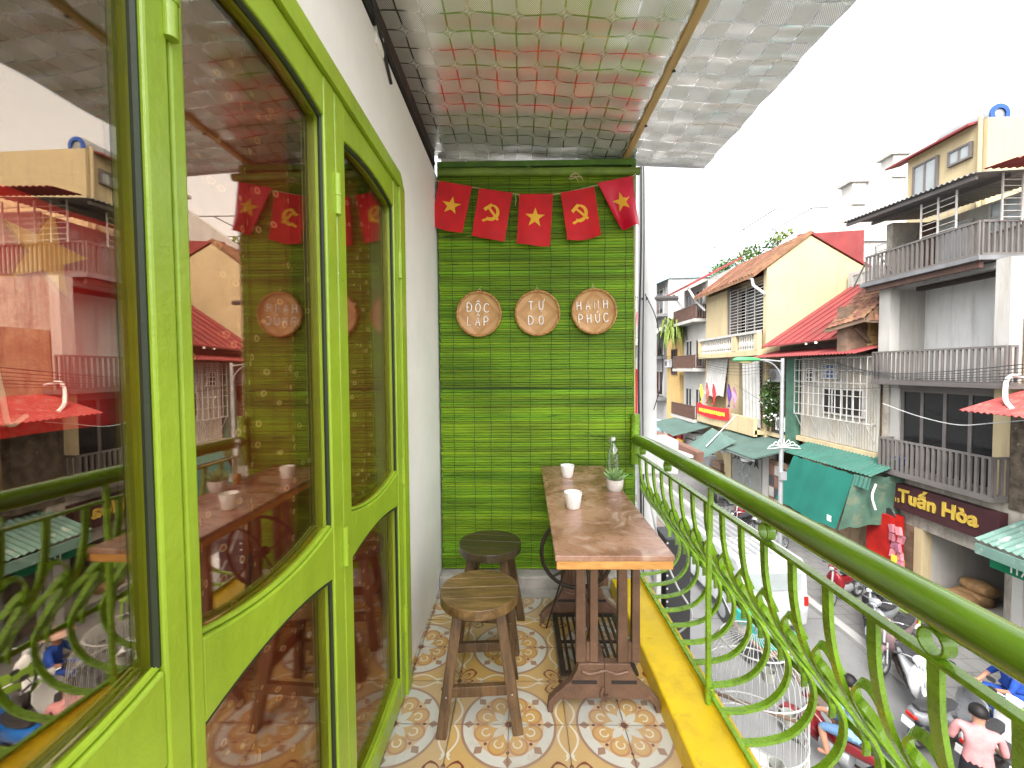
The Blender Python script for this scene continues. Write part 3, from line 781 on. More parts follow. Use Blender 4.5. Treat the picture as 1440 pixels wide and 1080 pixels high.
while y < 2.27:
    inst(bar_me, 'baluster', rl, (0, y, 0)); inst(scr_me, 'scroll', rl, (0, y, 0)); inst(sc2_me, 'scroll', rl, (0, y, 0)); y += .1155
N = 22; rg = MB()
for i in range(N):
    a0, a1 = 2 * PI * i / N, 2 * PI * (i + 1) / N
    for (ra, rb, f_) in ((.0225, .0225, 0), ):
        p = [(xx, math.cos(a) * r_, math.sin(a) * r_) for xx in (-.011, .011) for a in (a0, a1) for r_ in (.0185, .0225)]
        rg.add(p, [(1, 3, 7, 5), (0, 4, 6, 2), (0, 2, 3, 1), (4, 5, 7, 6)])
ring_me = meshof(rg, 'ring', M_rail, True)
for yy in (.27, .652, 1.10, 1.84, 2.21): inst(ring_me, 'ring', rl, (.66, yy, .797))
MB().tube([(.652, 1.408, .83), (.646, 1.405, .45), (.648, 1.402, .073)], .0105, 8).build('post', M_rail, rl, True)
MB().tube([(.652, .30, .83), (.646, .30, .45), (.648, .30, .073)], .0105, 8).build('post', M_rail, rl, True)
MB().tube([(.652, 2.32, .98), (.650, 2.32, .70)], .024, 12).build('end_post', M_rail, rl, True)
for yy in (1.402, .30):
    w_ = MB(); w_.tube([(.655 + .013 * math.cos(a), yy + .013 * math.sin(a), .10 + .003 * a) for a in [i * .7 for i in range(20)]], .003, 5); w_.build('binding_wire', M_rail, rl)

# ------------------------------------------------------------------ sewing-machine table, stools, small things
tbl = thing('sewing_table', 'narrow wooden table on a brown cast iron sewing machine base', 'table', (.28, 1.7, 0))
m = MB(); m.hexa([(.100, 1.166, .684), (.441, 1.166, .684), (.462, 2.272, .684), (.118, 2.272, .684), (.100, 1.166, .70), (.441, 1.166, .70), (.462, 2.272, .70), (.118, 2.272, .70)])
m.build('tabletop', M_table, tbl, bevel=.002)
m = MB(); m.hexa([(.104, 1.169, .658), (.438, 1.169, .658), (.458, 2.268, .658), (.122, 2.268, .658), (.104, 1.169, .6835), (.438, 1.169, .6835), (.458, 2.268, .6835), (.122, 2.268, .6835)])
m.build('apron', M_edge, tbl, bevel=.002)
def treadle_end(yc):
    T = .016; m = MB(); cx = .297
    def mir(p): return [(2 * cx - a, b) for a, b in reversed(p)]
    # base plate with curved feet
    left = [(.094, .004), (.112, .004), (.116, .03), (.140, .052), (cx, .058), (cx, .098), (cx, .185), (.205, .185), (.198, .16), (.176, .118), (.124, .074), (.098, .044)]
    for poly in (left, mir(left)): m.prism(poly, 'xz', yc - T, yc + T)
    for xa in (.196, .345):
        m.prism([(xa, .186), (xa + .036, .186), (xa + .034, .658), (xa + .002, .658)], 'xz', yc - T * .8, yc + T * .8)
        m.prism([(xa + .050, .186), (xa + .080, .186), (xa + .078, .658), (xa + .052, .658)], 'xz', yc - T * .8, yc + T * .8)
        m.box(xa + .036, xa + .050, yc - T * .7, yc + T * .7, .187, .26); m.box(xa + .034, xa + .052, yc - T * .7, yc + T * .7, .60, .657)
    o = m.build('end_frame', M_iron, tbl, bevel=.003)
    for xa, xb in ((.180, .270), (.322, .412)): MB().box(xa, xb, yc - T - .002, yc - T + .001, .112, .124).build('slot', M_dark, o)
    q = MB(); q.tube(bez([(.215, yc - T - .002, .158), (.25, yc - T - .004, .150), (cx, yc - T - .004, .162), (.34, yc - T - .004, .150), (.38, yc - T - .002, .158)], 5), .0055, 6)
    q.tube(bez([(cx - .004, yc - T - .003, .10), (cx - .012, yc - T - .006, .075), (cx + .002, yc - T - .006, .055), (cx + .008, yc - T - .004, .075)], 5), .006, 6); q.build('ornament', M_iron, o, True)
treadle_end(1.455); treadle_end(1.975)
m = MB(); m.beam((.297, 1.47, .14), (.297, 1.96, .14), .03, .02); m.build('cross_brace', M_iron, tbl)
fwx, fwy, fwz, fr_ = .262, 1.86, .40, .165
m = MB(); m.tube([(fwx + fr_ * math.cos(2 * PI * k / 40), fwy, fwz + fr_ * math.sin(2 * PI * k / 40)) for k in range(40)], .009, 8, closed=True)
for k in range(4):
    a = PI / 4 + k * PI / 2; m.tube(bez([(fwx, fwy, fwz), (fwx + .08 * math.cos(a + .25), fwy, fwz + .08 * math.sin(a + .25)), (fwx + fr_ * math.cos(a), fwy, fwz + fr_ * math.sin(a))], 4), .006, 6)
m.lathe([(.0, -.02), (.022, -.02), (.022, .02), (0, .02)], 12, (fwx, fwy, fwz), 'y'); m.build('flywheel', M_iron_dark, tbl, True)
m = MB(); m.tube([(.30, 1.84, .37), (.31, 1.72, .075)], .007, 6); m.tube([(.20, 1.80, .36), (.115, 1.83, .065)], .004, 6); m.build('pitman_rod', M_iron_dark, tbl)
tr = MB(); tz = .070
tr.box(.150, .172, 1.53, 1.92, tz, tz + .012); tr.box(.425, .445, 1.53, 1.92, tz, tz + .012); tr.box(.172, .425, 1.53, 1.545, tz, tz + .011); tr.box(.172, .425, 1.905, 1.92, tz, tz + .011)
trd = tr.build('treadle', M_iron_dark, tbl)
for k in range(9):
    x = .188 + k * .0275; g_ = MB()
    if k in (3, 4, 5): g_.tube(bez([(x, 1.545, tz + .006), (x + .012, 1.64, tz + .006), (x - .012, 1.73, tz + .006), (x + .012, 1.82, tz + .006), (x, 1.905, tz + .006)], 5), .005, 5)
    else: g_.box(x - .005, x + .005, 1.545, 1.905, tz + .001, tz + .010)
    g_.build('treadle_bar', M_iron_dark, trd)
g_ = MB(); g_.box(.172, .425, 1.715, 1.727, tz + .002, tz + .009); g_.build('treadle_bar', M_iron_dark, trd)

def stool(x, y, rz, lab, sm_, squash=1.0):
    s = thing('wooden_stool', lab, 'stool', (x, y, 0), rz, 'wooden stools at the table', world=False)
    r, zt = .143, .437
    # seat of four glued boards
    cuts = [-.143, -.062, .012, .078, .143]
    for a, b in zip(cuts, cuts[1:]):
        a += .0004; b -= .0004; n = 10; pts = []
        ys = [a + (b - a) * i / n for i in range(n + 1)]
        out = [(math.sqrt(max(0, r * r - q * q)), q) for q in ys] + [(-math.sqrt(max(0, r * r - q * q)), q) for q in reversed(ys)]
        out = [p for i, p in enumerate(out) if i == 0 or (abs(p[0] - out[i - 1][0]) + abs(p[1] - out[i - 1][1])) > 1e-5]
        if abs(out[0][0] - out[-1][0]) + abs(out[0][1] - out[-1][1]) < 1e-5: out.pop()
        MB().prism(out, 'xy', zt - .036, zt + random.uniform(-.0004, .0004)).build('seat_board', sm_, s, bevel=.0025)
    for sx in (-1, 1):
        for sy in (-1, 1):
            MB().beam((sx * .072, sy * .072, zt - .037), (sx * .130, sy * .127, .0), .036, .032, (0, 1, 0)).build('leg', M_leg, s, bevel=.003)
    for sg in (-1, 1):
        MB().beam((-.104, sg * .111, .145), (.104, sg * .111, .145), .020, .036).build('stretcher', M_leg, s, bevel=.002)
        MB().beam((sg * .098, -.10, .205), (sg * .098, .10, .205), .020, .036).build('stretcher', M_leg, s, bevel=.002)
    for sg in (-1, 1): MB().lathe([(0, -.012), (.003, -.012), (.003, 0), (0, 0)], 8, (sg * .110, -.131, .147), 'y').build('nail', M_chrome, s)
    return s
stool(-.150, 1.478, R(4), 'brown varnished round wooden stool nearest the camera', M_seat)
stool(-.140, 1.885, R(-6), 'darker round wooden stool behind the front stool, near the blind', M_seat2)

def cup(x, y, h, lab):
    m = MB(); n = 40; prof = [(.0, .0), (.022, .0), (.026, .004), (.0345, h), (.0325, h), (.0245, .007), (0, .006)]
    m.lathe(prof, n, (x, y, .7005)); o = m.build('cup', M_ceramic, None, True); tag(o, lab, 'cup', 'white cups on the table')
cup(.205, 1.575, .062, 'white ribbed ceramic cup standing mid table, nearer the camera')
cup(.236, 2.03, .060, 'white ribbed ceramic cup at the far end of the table')
pot = thing('potted_succulent', 'small green succulent in a pale pot on the table', 'plant', (.416, 1.80, .70))
m = MB(); m.lathe([(0, 0), (.026, 0), (.033, .01), (.037, .035), (.0375, .052), (.0345, .052), (.033, .042), (0, .042)], 24, (.416, 1.80, .7005)); m.build('pot', pm('pale_clay', (.52, .47, .43), .7, var=.12, scale=20, bump=.3), pot, True)
M_leafs = pm('succulent_leaf', (.16, .28, .10), .45, var=.3, scale=30, bump=.1, objvar=.25)
for k in range(22):
    a = k * 2.4; el = .25 + (k / 22) * 1.1; L = .062 - .018 * (k / 22); d = Vector((math.cos(a) * math.cos(el), math.sin(a) * math.cos(el), math.sin(el)))
    c0 = Vector((.416, 1.80, .745)); s2 = d.cross(Vector((0, 0, 1))).normalized()
    m = MB(); m.tube([c0, c0 + d * L * .35 + Vector((0, 0, .002)), c0 + d * L * .7 + Vector((0, 0, .006)), c0 + d * L + Vector((0, 0, .013))], [.004, .0062, .0045, .0006], 6); m.build('leaf', M_leafs, pot, True)
bo = thing('glass_bottle', 'clear swing top glass bottle behind the potted succulent', 'bottle', (.452, 1.99, .70))
m = MB(); m.lathe([(0, .002), (.0255, .002), (.028, .008), (.028, .125), (.024, .145), (.0135, .160), (.0125, .182), (.0145, .184), (.0145, .19), (.0105, .19), (.0105, .160), (.021, .142), (.0255, .124), (.0255, .01), (0, .008)], 28, (.452, 1.99, .7005)); m.build('glass', M_clear, bo, True)
m = MB(); m.lathe([(0, .186), (.010, .188), (.0115, .197), (.008, .204), (0, .205)], 16, (.452, 1.99, .7005)); m.build('stopper', M_white, bo, True)
m = MB(); m.tube(bez([(.438, 1.985, .868), (.430, 1.975, .89), (.440, 1.98, .908), (.452, 1.982, .905)], 5), .0012, 5); m.build('wire_bail', M_chrome, bo)
m = MB(); m.box(.418, .432, 1.93, 1.96, .7005, .745); tag(m.build('wood_block', M_edge, None, bevel=.002), 'small orange wooden block beside the glass bottle', 'block')
# ------------------------------------------------------------------ street materials
ZG = -5.15
def ps(name, col, *a, **k):      # street colours darkened to offset the exposure raised for the dim balcony
    g = .52; k.setdefault('spec', .18)
    for q in ('col2', 'dirt'):
        if k.get(q): k[q] = tuple(c_ * g for c_ in k[q])
    return pm(name, tuple(c_ * g for c_ in col), *a, **k)
M_cream = ps('cream_wall', (.70, .57, .34), .85, var=.05, scale=.8, bump=.3, bscale=14, dirt=(.50, .41, .26))
M_yel = ps('yellow_wall', (.74, .50, .20), .85, var=.08, scale=.9, bump=.3, bscale=14, dirt=(.45, .32, .16))
M_whitewall = ps('white_wall', (.60, .585, .55), .85, var=.06, scale=.9, bump=.3, bscale=14, dirt=(.48, .44, .38))
M_greywall = ps('grey_render', (.52, .52, .50), .85, var=.08, scale=.9, bump=.3, bscale=14, dirt=(.36, .35, .33))
M_conc = ps('rough_concrete', (.46, .42, .36), .9, var=.25, scale=1.8, bump=.8, bscale=12, col2=(.60, .54, .45), c2=(.5, .7), dirt=(.20, .17, .14))
M_stain = ps('stained_orange_plaster', (.56, .39, .24), .9, var=.25, scale=1.5, bump=.6, bscale=10, col2=(.34, .26, .19), c2=(.54, .7), dirt=(.16, .13, .10))
M_rubble = ps('dark_rubble', (.15, .12, .09), .95, var=.5, scale=5, bump=1.0, bscale=14, col2=(.40, .32, .22), c2=(.58, .72))
M_redroof = ps('red_sheet_metal', (.33, .065, .065), .7, var=.12, scale=1.2, bump=.1, bscale=30, dirt=(.27, .10, .09))
M_redaw = ps('red_awning_metal', (.42, .08, .075), .45, var=.12, scale=1.5, bump=.1, dirt=(.50, .25, .2))
M_greysheet = ps('grey_sheet_metal', (.27, .27, .28), .5, .2, var=.15, bump=.1)
M_whitesheet = ps('white_sheet_metal', (.52, .50, .44), .55, var=.1, scale=1.5, bump=.15, dirt=(.46, .34, .22))
M_greensheet = ps('green_sheet_metal', (.045, .155, .12), .7, var=.15, scale=1.5, bump=.12, dirt=(.10, .17, .13))
M_palegreen = ps('pale_green_metal', (.18, .31, .26), .5, var=.15, scale=2, bump=.12, col2=(.55, .62, .56), c2=(.55, .75))
M_tarp = ps('green_tarpaulin', (.012, .15, .112), .65, var=.12, scale=1.2, bump=.3, bscale=5)
M_tarpold = ps('faded_green_tarpaulin', (.07, .14, .10), .6, var=.25, scale=1.5, bump=.4, bscale=6, col2=(.16, .18, .12), c2=(.5, .7))
M_canvas = ps('grey_green_canvas', (.10, .165, .145), .6, var=.12, scale=1, bump=.2, dirt=(.14, .22, .18))
M_greypaint = ps('taupe_rail_paint', (.20, .18, .17), .5, var=.1, bump=.1)
M_brownrail = ps('brown_rail_paint', (.15, .085, .065), .55, bump=.1)
M_maroon = ps('maroon_signboard', (.075, .028, .032), .45, var=.12, bump=.05)
M_goldletter = ps('gold_letters', (.68, .47, .08), .42, var=.1, bump=.05)
M_rooftile = ps('clay_roof_tile', (.27, .13, .08), .8, var=.3, scale=4, bump=.4, bscale=20, col2=(.14, .09, .07), c2=(.56, .72), objvar=.28)
M_oldwood = ps('weathered_wood', (.25, .165, .115), .75, var=.3, scale=4, bump=.4, stretch=(1, .4, 1))
M_asphalt = None
M_winglass = ps('dark_window_glass', (.02, .02, .021), .2, var=.3, scale=.7, bump=0, spec=.3)
M_paleglass = ps('pale_window_glass', (.42, .46, .46), .15, var=.12, scale=.9, bump=0, spec=.6)
M_blueglass = ps('blue_window_glass', (.06, .16, .42), .15, var=.2, bump=0, spec=.7)
M_galv = ps('galvanised_steel', (.52, .54, .55), .42, .5, var=.1, bump=.05)
M_leaf = ps('plant_leaf', (.075, .16, .035), .55, var=.4, scale=8, bump=.1, objvar=.3)
M_leafy = ps('yellow_green_leaf', (.20, .28, .05), .55, var=.35, scale=8, bump=.1)
M_bar = ps('white_window_bars', (.72, .70, .66), .5, var=.1, bump=0, dirt=(.45, .33, .24))
M_redp = ps('red_paint', (.50, .02, .015), .45, bump=.05)
M_orange = ps('orange_paint', (.70, .22, .03), .5, bump=.05)
M_blue = ps('blue_plastic', (.04, .12, .50), .4, bump=.02)
M_curtain = ps('grey_white_curtain', (.58, .57, .54), .85, var=.12, scale=2, bump=.3, bscale=10)
M_sack = ps('tan_sack', (.50, .30, .14), .85, var=.2, scale=6, bump=.5, bscale=50)
M_lime = ps('lime_plastic', (.30, .50, .06), .4, var=.06, bump=.02)
M_skin = ps('skin', (.50, .26, .17), .55, var=.08, scale=12, bump=.05)
M_hair = ps('black_hair', (.012, .010, .010), .45, bump=.4, bscale=120)

def m_road(name, base, jx, jy, jw=.012, dark=.45, off=(0, 0)):
    m, nt, bs = newmat(name)
    pos = nt.nodes.new('ShaderNodeNewGeometry').outputs['Position']
    sp = nt.nodes.new('ShaderNodeSeparateXYZ'); nt.links.new(pos, sp.inputs[0])
    x, y = X(nt, sp.outputs[0]) + off[0], X(nt, sp.outputs[1]) + off[1]
    n1, n2, n3 = noise(nt, pos, .7, 6, .6), noise(nt, pos, 9, 6, .7), noise(nt, pos, 90, 3)
    c = mixc(nt, ramp(nt, n1, .3, .7), tuple(b * .85 for b in base), tuple(b * 1.12 for b in base))
    c = mixc(nt, ramp(nt, n2, .55, .75) * .4, c, tuple(b * .5 for b in base))
    if jx:
        row = (y / jy).floor()
        fx = ((x / jx + row * .5).frac() - .5).abs() * -1 + .5; fy = ((y / jy).frac() - .5).abs() * -1 + .5
        j = (fx * jx).lt(jw).max((fy * jy).lt(jw))
        c = mixc(nt, j * (1 - dark), c, tuple(b * .25 for b in base))
    nt.links.new(c, bs.inputs['Base Color'])
    nt.links.new((n2 * .3 + .55).s, bs.inputs['Roughness'])
    bumped(nt, bs, n3 + n2 * .6, .35, .01)
    return m
M_road = m_road('worn_concrete_road', (.115, .115, .113), 3.4, 5.2, .02, .3)
M_pave = m_road('grey_pavers', (.11, .108, .105), .4, .4, .012, .35)
M_kerbst = m_road('granite_kerb', (.24, .235, .225), None, None)

# ------------------------------------------------------------------ ground
MB().box(-300, 300, -200, 500, ZG - .3, ZG).build('road', M_road, None, kind='structure')
MB().box(7.93, 11.6, -20, 90, ZG - .1, ZG + .115).build('far_pavement', M_pave, None, kind='structure')
MB().box(-3, 2.35, -20, 90, ZG - .1, ZG + .115).build('near_pavement', M_pave, None, kind='structure')
kf = MB().box(7.70, 7.926, -20, 90, ZG - .1, ZG + .125).build('far_kerb', M_kerbst, None, bevel=.02, kind='structure')
MB().box(2.354, 2.58, -20, 90, ZG - .1, ZG + .125).build('near_kerb', M_kerbst, None, bevel=.02, kind='structure')
ch = MB().box(5.62, 5.86, -20, 90, ZG - .05, ZG + .006).build('drain_channel', ps('brown_drain_cover', (.20, .155, .13), .8, var=.2, scale=3, bump=.3), None, kind='structure')
MB().box(5.60, 5.619, -20, 90, ZG - .05, ZG + .012).build('channel_edge', M_steel_dark, ch); MB().box(5.861, 5.88, -20, 90, ZG - .05, ZG + .012).build('channel_edge', M_steel_dark, ch)
own = thing('own_house', 'pale house body that carries the balcony, mostly out of view', 'house', (-2, 0, ZG))
MB().box(-3.7, .25, -1.5, 2.9, ZG, -.17).build('wall', M_yel, own)
MB().box(-3.7, -.64, -3.5, 2.7, 2.61, 7.5).build('sun_blocking_storey', M_whitewall, own)  # unseen storey added to keep direct sun off the balcony
MB().box(.251, .55, 2.4, 2.9, ZG, -.3).build('pilaster', M_whitewall, own)

# ------------------------------------------------------------------ helpers for facades (facing the road at x = const)
BARM = {}
def railing(parent, x, y0, y1, zb, zt, mat, step=.125, bw=.032, along='y', name='baluster'):
    key = (mat.name, round(zt - zb, 3), bw)
    if key not in BARM: BARM[key] = meshof(MB().box(-bw / 2, bw / 2, -bw / 2, bw / 2, 0, zt - zb), name, mat)
    n = max(1, round(abs(y1 - y0) / step)); b = .028
    m = MB(); m2 = MB()
    if along == 'y':
        m.box(x - b, x + b, y0, y1, zt, zt + .05); m2.box(x - b, x + b, y0, y1, zb - .05, zb)
    else:
        m.box(y0, y1, x - b, x + b, zt, zt + .05); m2.box(y0, y1, x - b, x + b, zb - .05, zb)
    m.build('top_rail', mat, parent); m2.build('bottom_rail', mat, parent)
    for i in range(n + 1):
        q = y0 + .02 + (y1 - y0 - .04) * i / n
        inst(BARM[key], name, parent, (x, q, zb) if along == 'y' else (q, x, zb))
def window(parent, x, y0, y1, z0, z1, glass, frame, nv=2, nh=1, fw_=.05, name='window', dep=.06):
    f = MB()
    f.box(x - dep, x + .02, y0, y1, z0, z0 + fw_); f.box(x - dep, x + .02, y0, y1, z1 - fw_, z1)
    f.box(x - dep, x + .02, y0, y0 + fw_, z0 + fw_, z1 - fw_); f.box(x - dep, x + .02, y1 - fw_, y1, z0 + fw_, z1 - fw_)
    for i in range(1, nv):
        q = y0 + (y1 - y0) * i / nv; f.box(x - dep + .01, x + .015, q - fw_ / 2, q + fw_ / 2, z0 + fw_, z1 - fw_)
    for i in range(1, nh):
        q = z0 + (z1 - z0) * i / nh; f.box(x - dep + .012, x + .012, y0 + fw_, y1 - fw_, q - fw_ / 2, q + fw_ / 2)
    o = f.build(name, frame, parent)
    for i in range(nv):
        for k in range(nh):
            a, b = y0 + (y1 - y0) * i / nv + fw_ / 2, y0 + (y1 - y0) * (i + 1) / nv - fw_ / 2
            c, d = z0 + (z1 - z0) * k / nh + fw_ / 2, z0 + (z1 - z0) * (k + 1) / nh - fw_ / 2
            MB().box(x - dep + .03, x - dep + .04, a, b, c, d).build('pane', glass, o)
    return o
def grille(parent, x, y0, y1, z0, z1, dy, dz, mat, r=.009, name='window_grille'):
    m = MB(); n = max(1, round((y1 - y0) / dy)); k = max(1, round((z1 - z0) / dz))
    for i in range(n + 1): q = y0 + (y1 - y0) * i / n; m.box(x - r, x + r, q - r, q + r, z0, z1)
    for i in range(k + 1): q = z0 + (z1 - z0) * i / k; m.box(x - r * 2.2, x - r * 1.05, y0, y1, q - r, q + r)
    return m.build(name, mat, parent, kind='stuff')
def leafball(parent, c, rad, n, mat, size=.06, name='foliage', flat=1.0, seed=1):
    rnd = random.Random(seed); m = MB()
    for _ in range(n):
        d = Vector((rnd.gauss(0, 1), rnd.gauss(0, 1), rnd.gauss(0, 1) * flat)).normalized() * (rnd.random() ** .4)
        p = Vector(c) + Vector((d.x * rad[0], d.y * rad[1], d.z * rad[2])); a = Vector((rnd.uniform(-1, 1), rnd.uniform(-1, 1), rnd.uniform(-.6, 1))).normalized(); b = a.orthogonal().normalized()
        b = Matrix.Rotation(rnd.random() * 6, 3, a) @ b; L = size * rnd.uniform(.6, 1.4)
        m.add([p, p + a * L * .5 + b * L * .28, p + a * L, p + a * L * .5 - b * L * .28], [(0, 1, 2, 3)])
    return m.build(name, mat, parent, kind='stuff', fix=False)
def curtain(parent, x, y0, y1, z0, z1, mat, amp=.05, waves=6, tilt=0.0, name='curtain'):
    m = MB(); m.sheet(lambda u, v: (x + amp * math.sin(u * waves * 2 * PI) * (.4 + .6 * v) - tilt * (1 - v), y0 + (y1 - y0) * u, z1 + (z0 - z1) * v + .06 * math.sin(u * 9) * v), waves * 6, 5, .01)
    return m.build(name, mat, parent, True)

# ------------------------------------------------------------------ building A: narrow house with three balconies and the maroon sign
M_recess = ps('pale_recess_wall', (.92, .92, .90), .85, var=.05, scale=.9, bump=.3, bscale=14, dirt=(.62, .61, .58))
A = thing('balcony_house', 'narrow grey house with three railed balconies above a maroon shop sign', 'house', (12, 11, ZG))
FXa = 11.1
MB().box(FXa - .15, 19, 9.46, 9.66, .78, 3.67).build('side_wall', M_conc, A)
MB().box(FXa + .2, 19, 9.44, 9.66, ZG, .78).build('side_wall', M_conc, A)
MB().box(FXa, 19, 12.56, 12.76, ZG, 5.5).build('party_wall', M_conc, A)
MB().box(FXa + .95, FXa + 1.05, 9.66, 12.56, .72, 3.6).build('recess_wall', M_recess, A)
MB().box(FXa, FXa + .95, 12.50, 12.557, .84, 3.5).build('recess_side', M_whitewall, A)
MB().box(FXa - .02, FXa + .95, 9.66, 12.50, 3.5, 3.66).build('slab', M_greywall, A)
MB().box(FXa - .16, FXa + .12, 12.40, 12.775, .86, 3.66).build('white_pillar', M_whitewall, A)
MB().box(FXa - .18, FXa + .10, 9.40, 9.70, .86, 3.66).build('white_pillar', M_whitewall, A)
MB().box(FXa + .2, FXa + .4, 9.9, 12.0, 3.38, 3.49).build('roller_blind_box', ps('dark_brown_box', (.06, .045, .04), .7, bump=.1), A)
for zz, ya, yb, xo in ((.72, 9.22, 12.7, 10.7), (-1.87, 9.45, 12.4, 10.7), (3.68, 9.75, 13.1, 10.62)):
    MB().box(xo - .03, FXa + 1.5 if zz > 0 else FXa + .1, ya, yb, zz, zz + .11).build('balcony_slab', M_greysheet if zz > 3 else M_greypaint, A, bevel=.01)
MB().beam((10.75, 9.85, 3.60), (10.75, 13.0, 3.60), .10, .15).build('steel_beam', M_brownrail, A)
MB().beam((11.6, 9.85, 3.58), (11.6, 12.4, 3.58), .10, .12).build('steel_beam', M_brownrail, A)
railing(A, 10.7, 9.24, 12.68, .87, 1.64, M_greypaint, .135, .045); railing(A, 12.68, 10.74, 11.1, .87, 1.64, M_greypaint, .135, .045, 'x'); railing(A, 9.24, 10.74, 10.92, .87, 1.64, M_greypaint, .135, .045, 'x')
railing(A, 10.7, 9.46, 12.38, -1.72, -.88, M_greypaint, .145, .055); railing(A, 9.46, 10.74, 11.1, -1.72, -.88, M_greypaint, .145, .055, 'x'); railing(A, 12.38, 10.74, 11.1, -1.72, -.88, M_greypaint, .145, .055, 'x')
railing(A, 10.62, 9.78, 12.9, 3.84, 4.54, M_greypaint, .135, .04); railing(A, 9.78, 10.66, 13.6, 3.84, 4.54, M_greypaint, .135, .04, 'x')
MB().beam((10.62, 11.9, 3.8), (10.60, 12.4, 4.5), .03, .03).build('stay', M_greypaint, A); MB().beam((10.60, 12.9, 4.4), (10.60, 13.35, 3.72), .03, .03).build('stay', M_greypaint, A)
# first floor: dark glazed doors
MB().box(FXa + .05, FXa + .25, 12.27, 12.75, -1.76, .72).build('wall_pier', M_whitewall, A); MB().box(FXa - .02, FXa + .25, 9.46, 9.80, -1.76, .72).build('wall_pier', M_cream, A)
window(A, FXa + .16, 9.80, 12.27, -1.76, .60, M_winglass, M_greypaint, 4, 1, .085, 'glazed_door')
MB().box(FXa + .02, FXa + .25, 9.80, 12.27, .60, .72).build('lintel', M_greypaint, A)
# second floor room with grey panels, side grille, canopy
for k in range(4): MB().box(11.9, 11.94, 9.9 + k * .8, 10.66 + k * .8, 3.8, 5.35).build('wall_panel', M_whitesheet, A)
window(A, 11.87, 11.1, 12.0, 4.1, 5.1, M_paleglass, M_whitewall, 1, 1, .06)
MB().box(11.85, 11.95, 12.1, 12.45, 3.8, 5.4).build('brown_door', M_brownrail, A)
window(A, 11.86, 10.0, 10.7, 4.55, 5.3, M_paleglass, M_whitewall, 2, 2, .05)
MB().box(11.9, 19, 9.80, 9.86, 3.8, 5.4).build('side_panel', M_whitesheet, A)
g = MB()
for k in range(7): g.box(11.0, 12.9, 9.70, 9.715, 4.62 + k * .14, 4.635 + k * .14)
for k in range(5): g.box(11.0 + k * .45, 11.03 + k * .45, 9.69, 9.72, 4.55, 5.62)
g.build('side_grille', M_bar, A)
g = MB()
for k in range(6): g.box(10.62, 10.635, 10.3, 11.2, 4.62 + k * .15, 4.635 + k * .15)
for k in range(3): g.box(10.61, 10.64, 10.3 + k * .44, 10.33 + k * .44, 4.55, 5.5)
g.build('front_grille', M_bar, A)
m = MB(); m.corr((10.30, 13.5, 5.82), (10.30, 9.62, 5.60), (12.8, 13.5, 5.92), (12.8, 9.62, 5.72), 30, .02, 2, .01); m.build('canopy', M_greysheet, A, True)
MB().beam((10.42, 13.4, 5.73), (10.42, 9.7, 5.52), .06, .09).build('canopy_beam', M_greypaint, A); MB().beam((11.2, 13.4, 5.76), (11.2, 9.7, 5.56), .06, .09).build('canopy_beam', M_greypaint, A)
m = MB(); m.corr((10.45, 9.58, 5.66), (19, 9.58, 5.9), (10.45, 8.95, 5.60), (19, 8.95, 5.84), 50, .02, 1, .01); m.build('red_edge_roof', M_redroof, A, True)
# ground floor shop
MB().box(FXa - .02, FXa + .3, 9.05, 12.76, -3.26, -1.87).build('lintel_band', M_conc, A)
MB().box(FXa - .06, FXa + .22, 11.38, 11.60, ZG, -3.26).build('shop_pillar', M_cream, A); MB().box(FXa - .10, FXa + .16, 9.06, 9.26, ZG, -3.26).build('shop_pillar', M_whitewall, A)
MB().box(FXa + .23, FXa + 5, 11.40, 11.5, ZG, -3.26).build('shop_inner_wall', M_whitewall, A); MB().box(FXa + 5, FXa + 5.1, 9.0, 11.5, ZG, -3.26).build('shop_back_wall', M_greywall, A)
MB().box(FXa + .31, FXa + 5, 9.1, 11.4, -3.2, -3.1).build('shop_ceiling', M_greywall, A); MB().box(FXa + .2, FXa + 5.1, 9.0, 11.4, ZG, ZG + .14).build('shop_floor', M_cement, A)
MB().box(FXa + .2, FXa + 5, 8.95, 9.05, ZG, -3.26).build('shop_inner_wall', M_greywall, A)
MB().box(FXa - .03, FXa + .2, 11.61, 12.75, ZG, -3.26).build('shutter', M_oldwood, A)
sg = thing('maroon_sign', 'maroon shop signboard with gold letters reading Tuấn Hòa', 'sign', (10.9, 10.8, -2.5))
MB().box(10.86, 11.07, 9.43, 12.20, -2.85, -2.11).build('board', M_maroon, sg, bevel=.01)
text_mesh('lettering', 'Tuấn Hòa', .50, M_goldletter, facing_minus_x(10.845, 10.86, -2.44), sg, .02, .016, sx=.98)
text_mesh('number', '115', .17, M_goldletter, facing_minus_x(10.852, 11.98, -2.60), sg, .004, .002)
sacks = [(12.0, 10.95, .10, .38, .30), (11.62, 10.85, .10, .36, .26), (12.15, 10.95, .36, .36, .28)]
for k, (x, y, dz, L, W) in enumerate(sacks):
    m = MB(); m.loft([((x, y - L, ZG + .02 + dz + .16), .02, .02, 0), ((x, y - L * .85, ZG + dz + .17), W * .7, .13, 0), ((x, y, ZG + dz + .18), W, .17, 0), ((x, y + L * .85, ZG + dz + .17), W * .7, .13, 0), ((x, y + L, ZG + dz + .18), .03, .02, 0)], 14)
    tag(m.build('sack', M_sack, None, True), ['tan sack lying at the back of the open shop floor', 'tan sack lying nearest the shop pillar', 'tan sack lying on top of the other two'][k], 'sack', 'sacks in the open shop')
st = thing('blue_stool', 'blue plastic stool on the lowest balcony of the grey house', 'stool', (10.95, 12.0, -1.75))
MB().box(10.82, 11.08, 11.85, 12.15, -1.40, -1.37).build('seat', M_blue, st, bevel=.01)
for dx in (-.11, .11):
    for dy in (-.12, .12): MB().beam((10.95 + dx * .8, 12 + dy * .8, -1.40), (10.95 + dx, 12 + dy, -1.755), .04, .04).build('leg', M_blue, st)
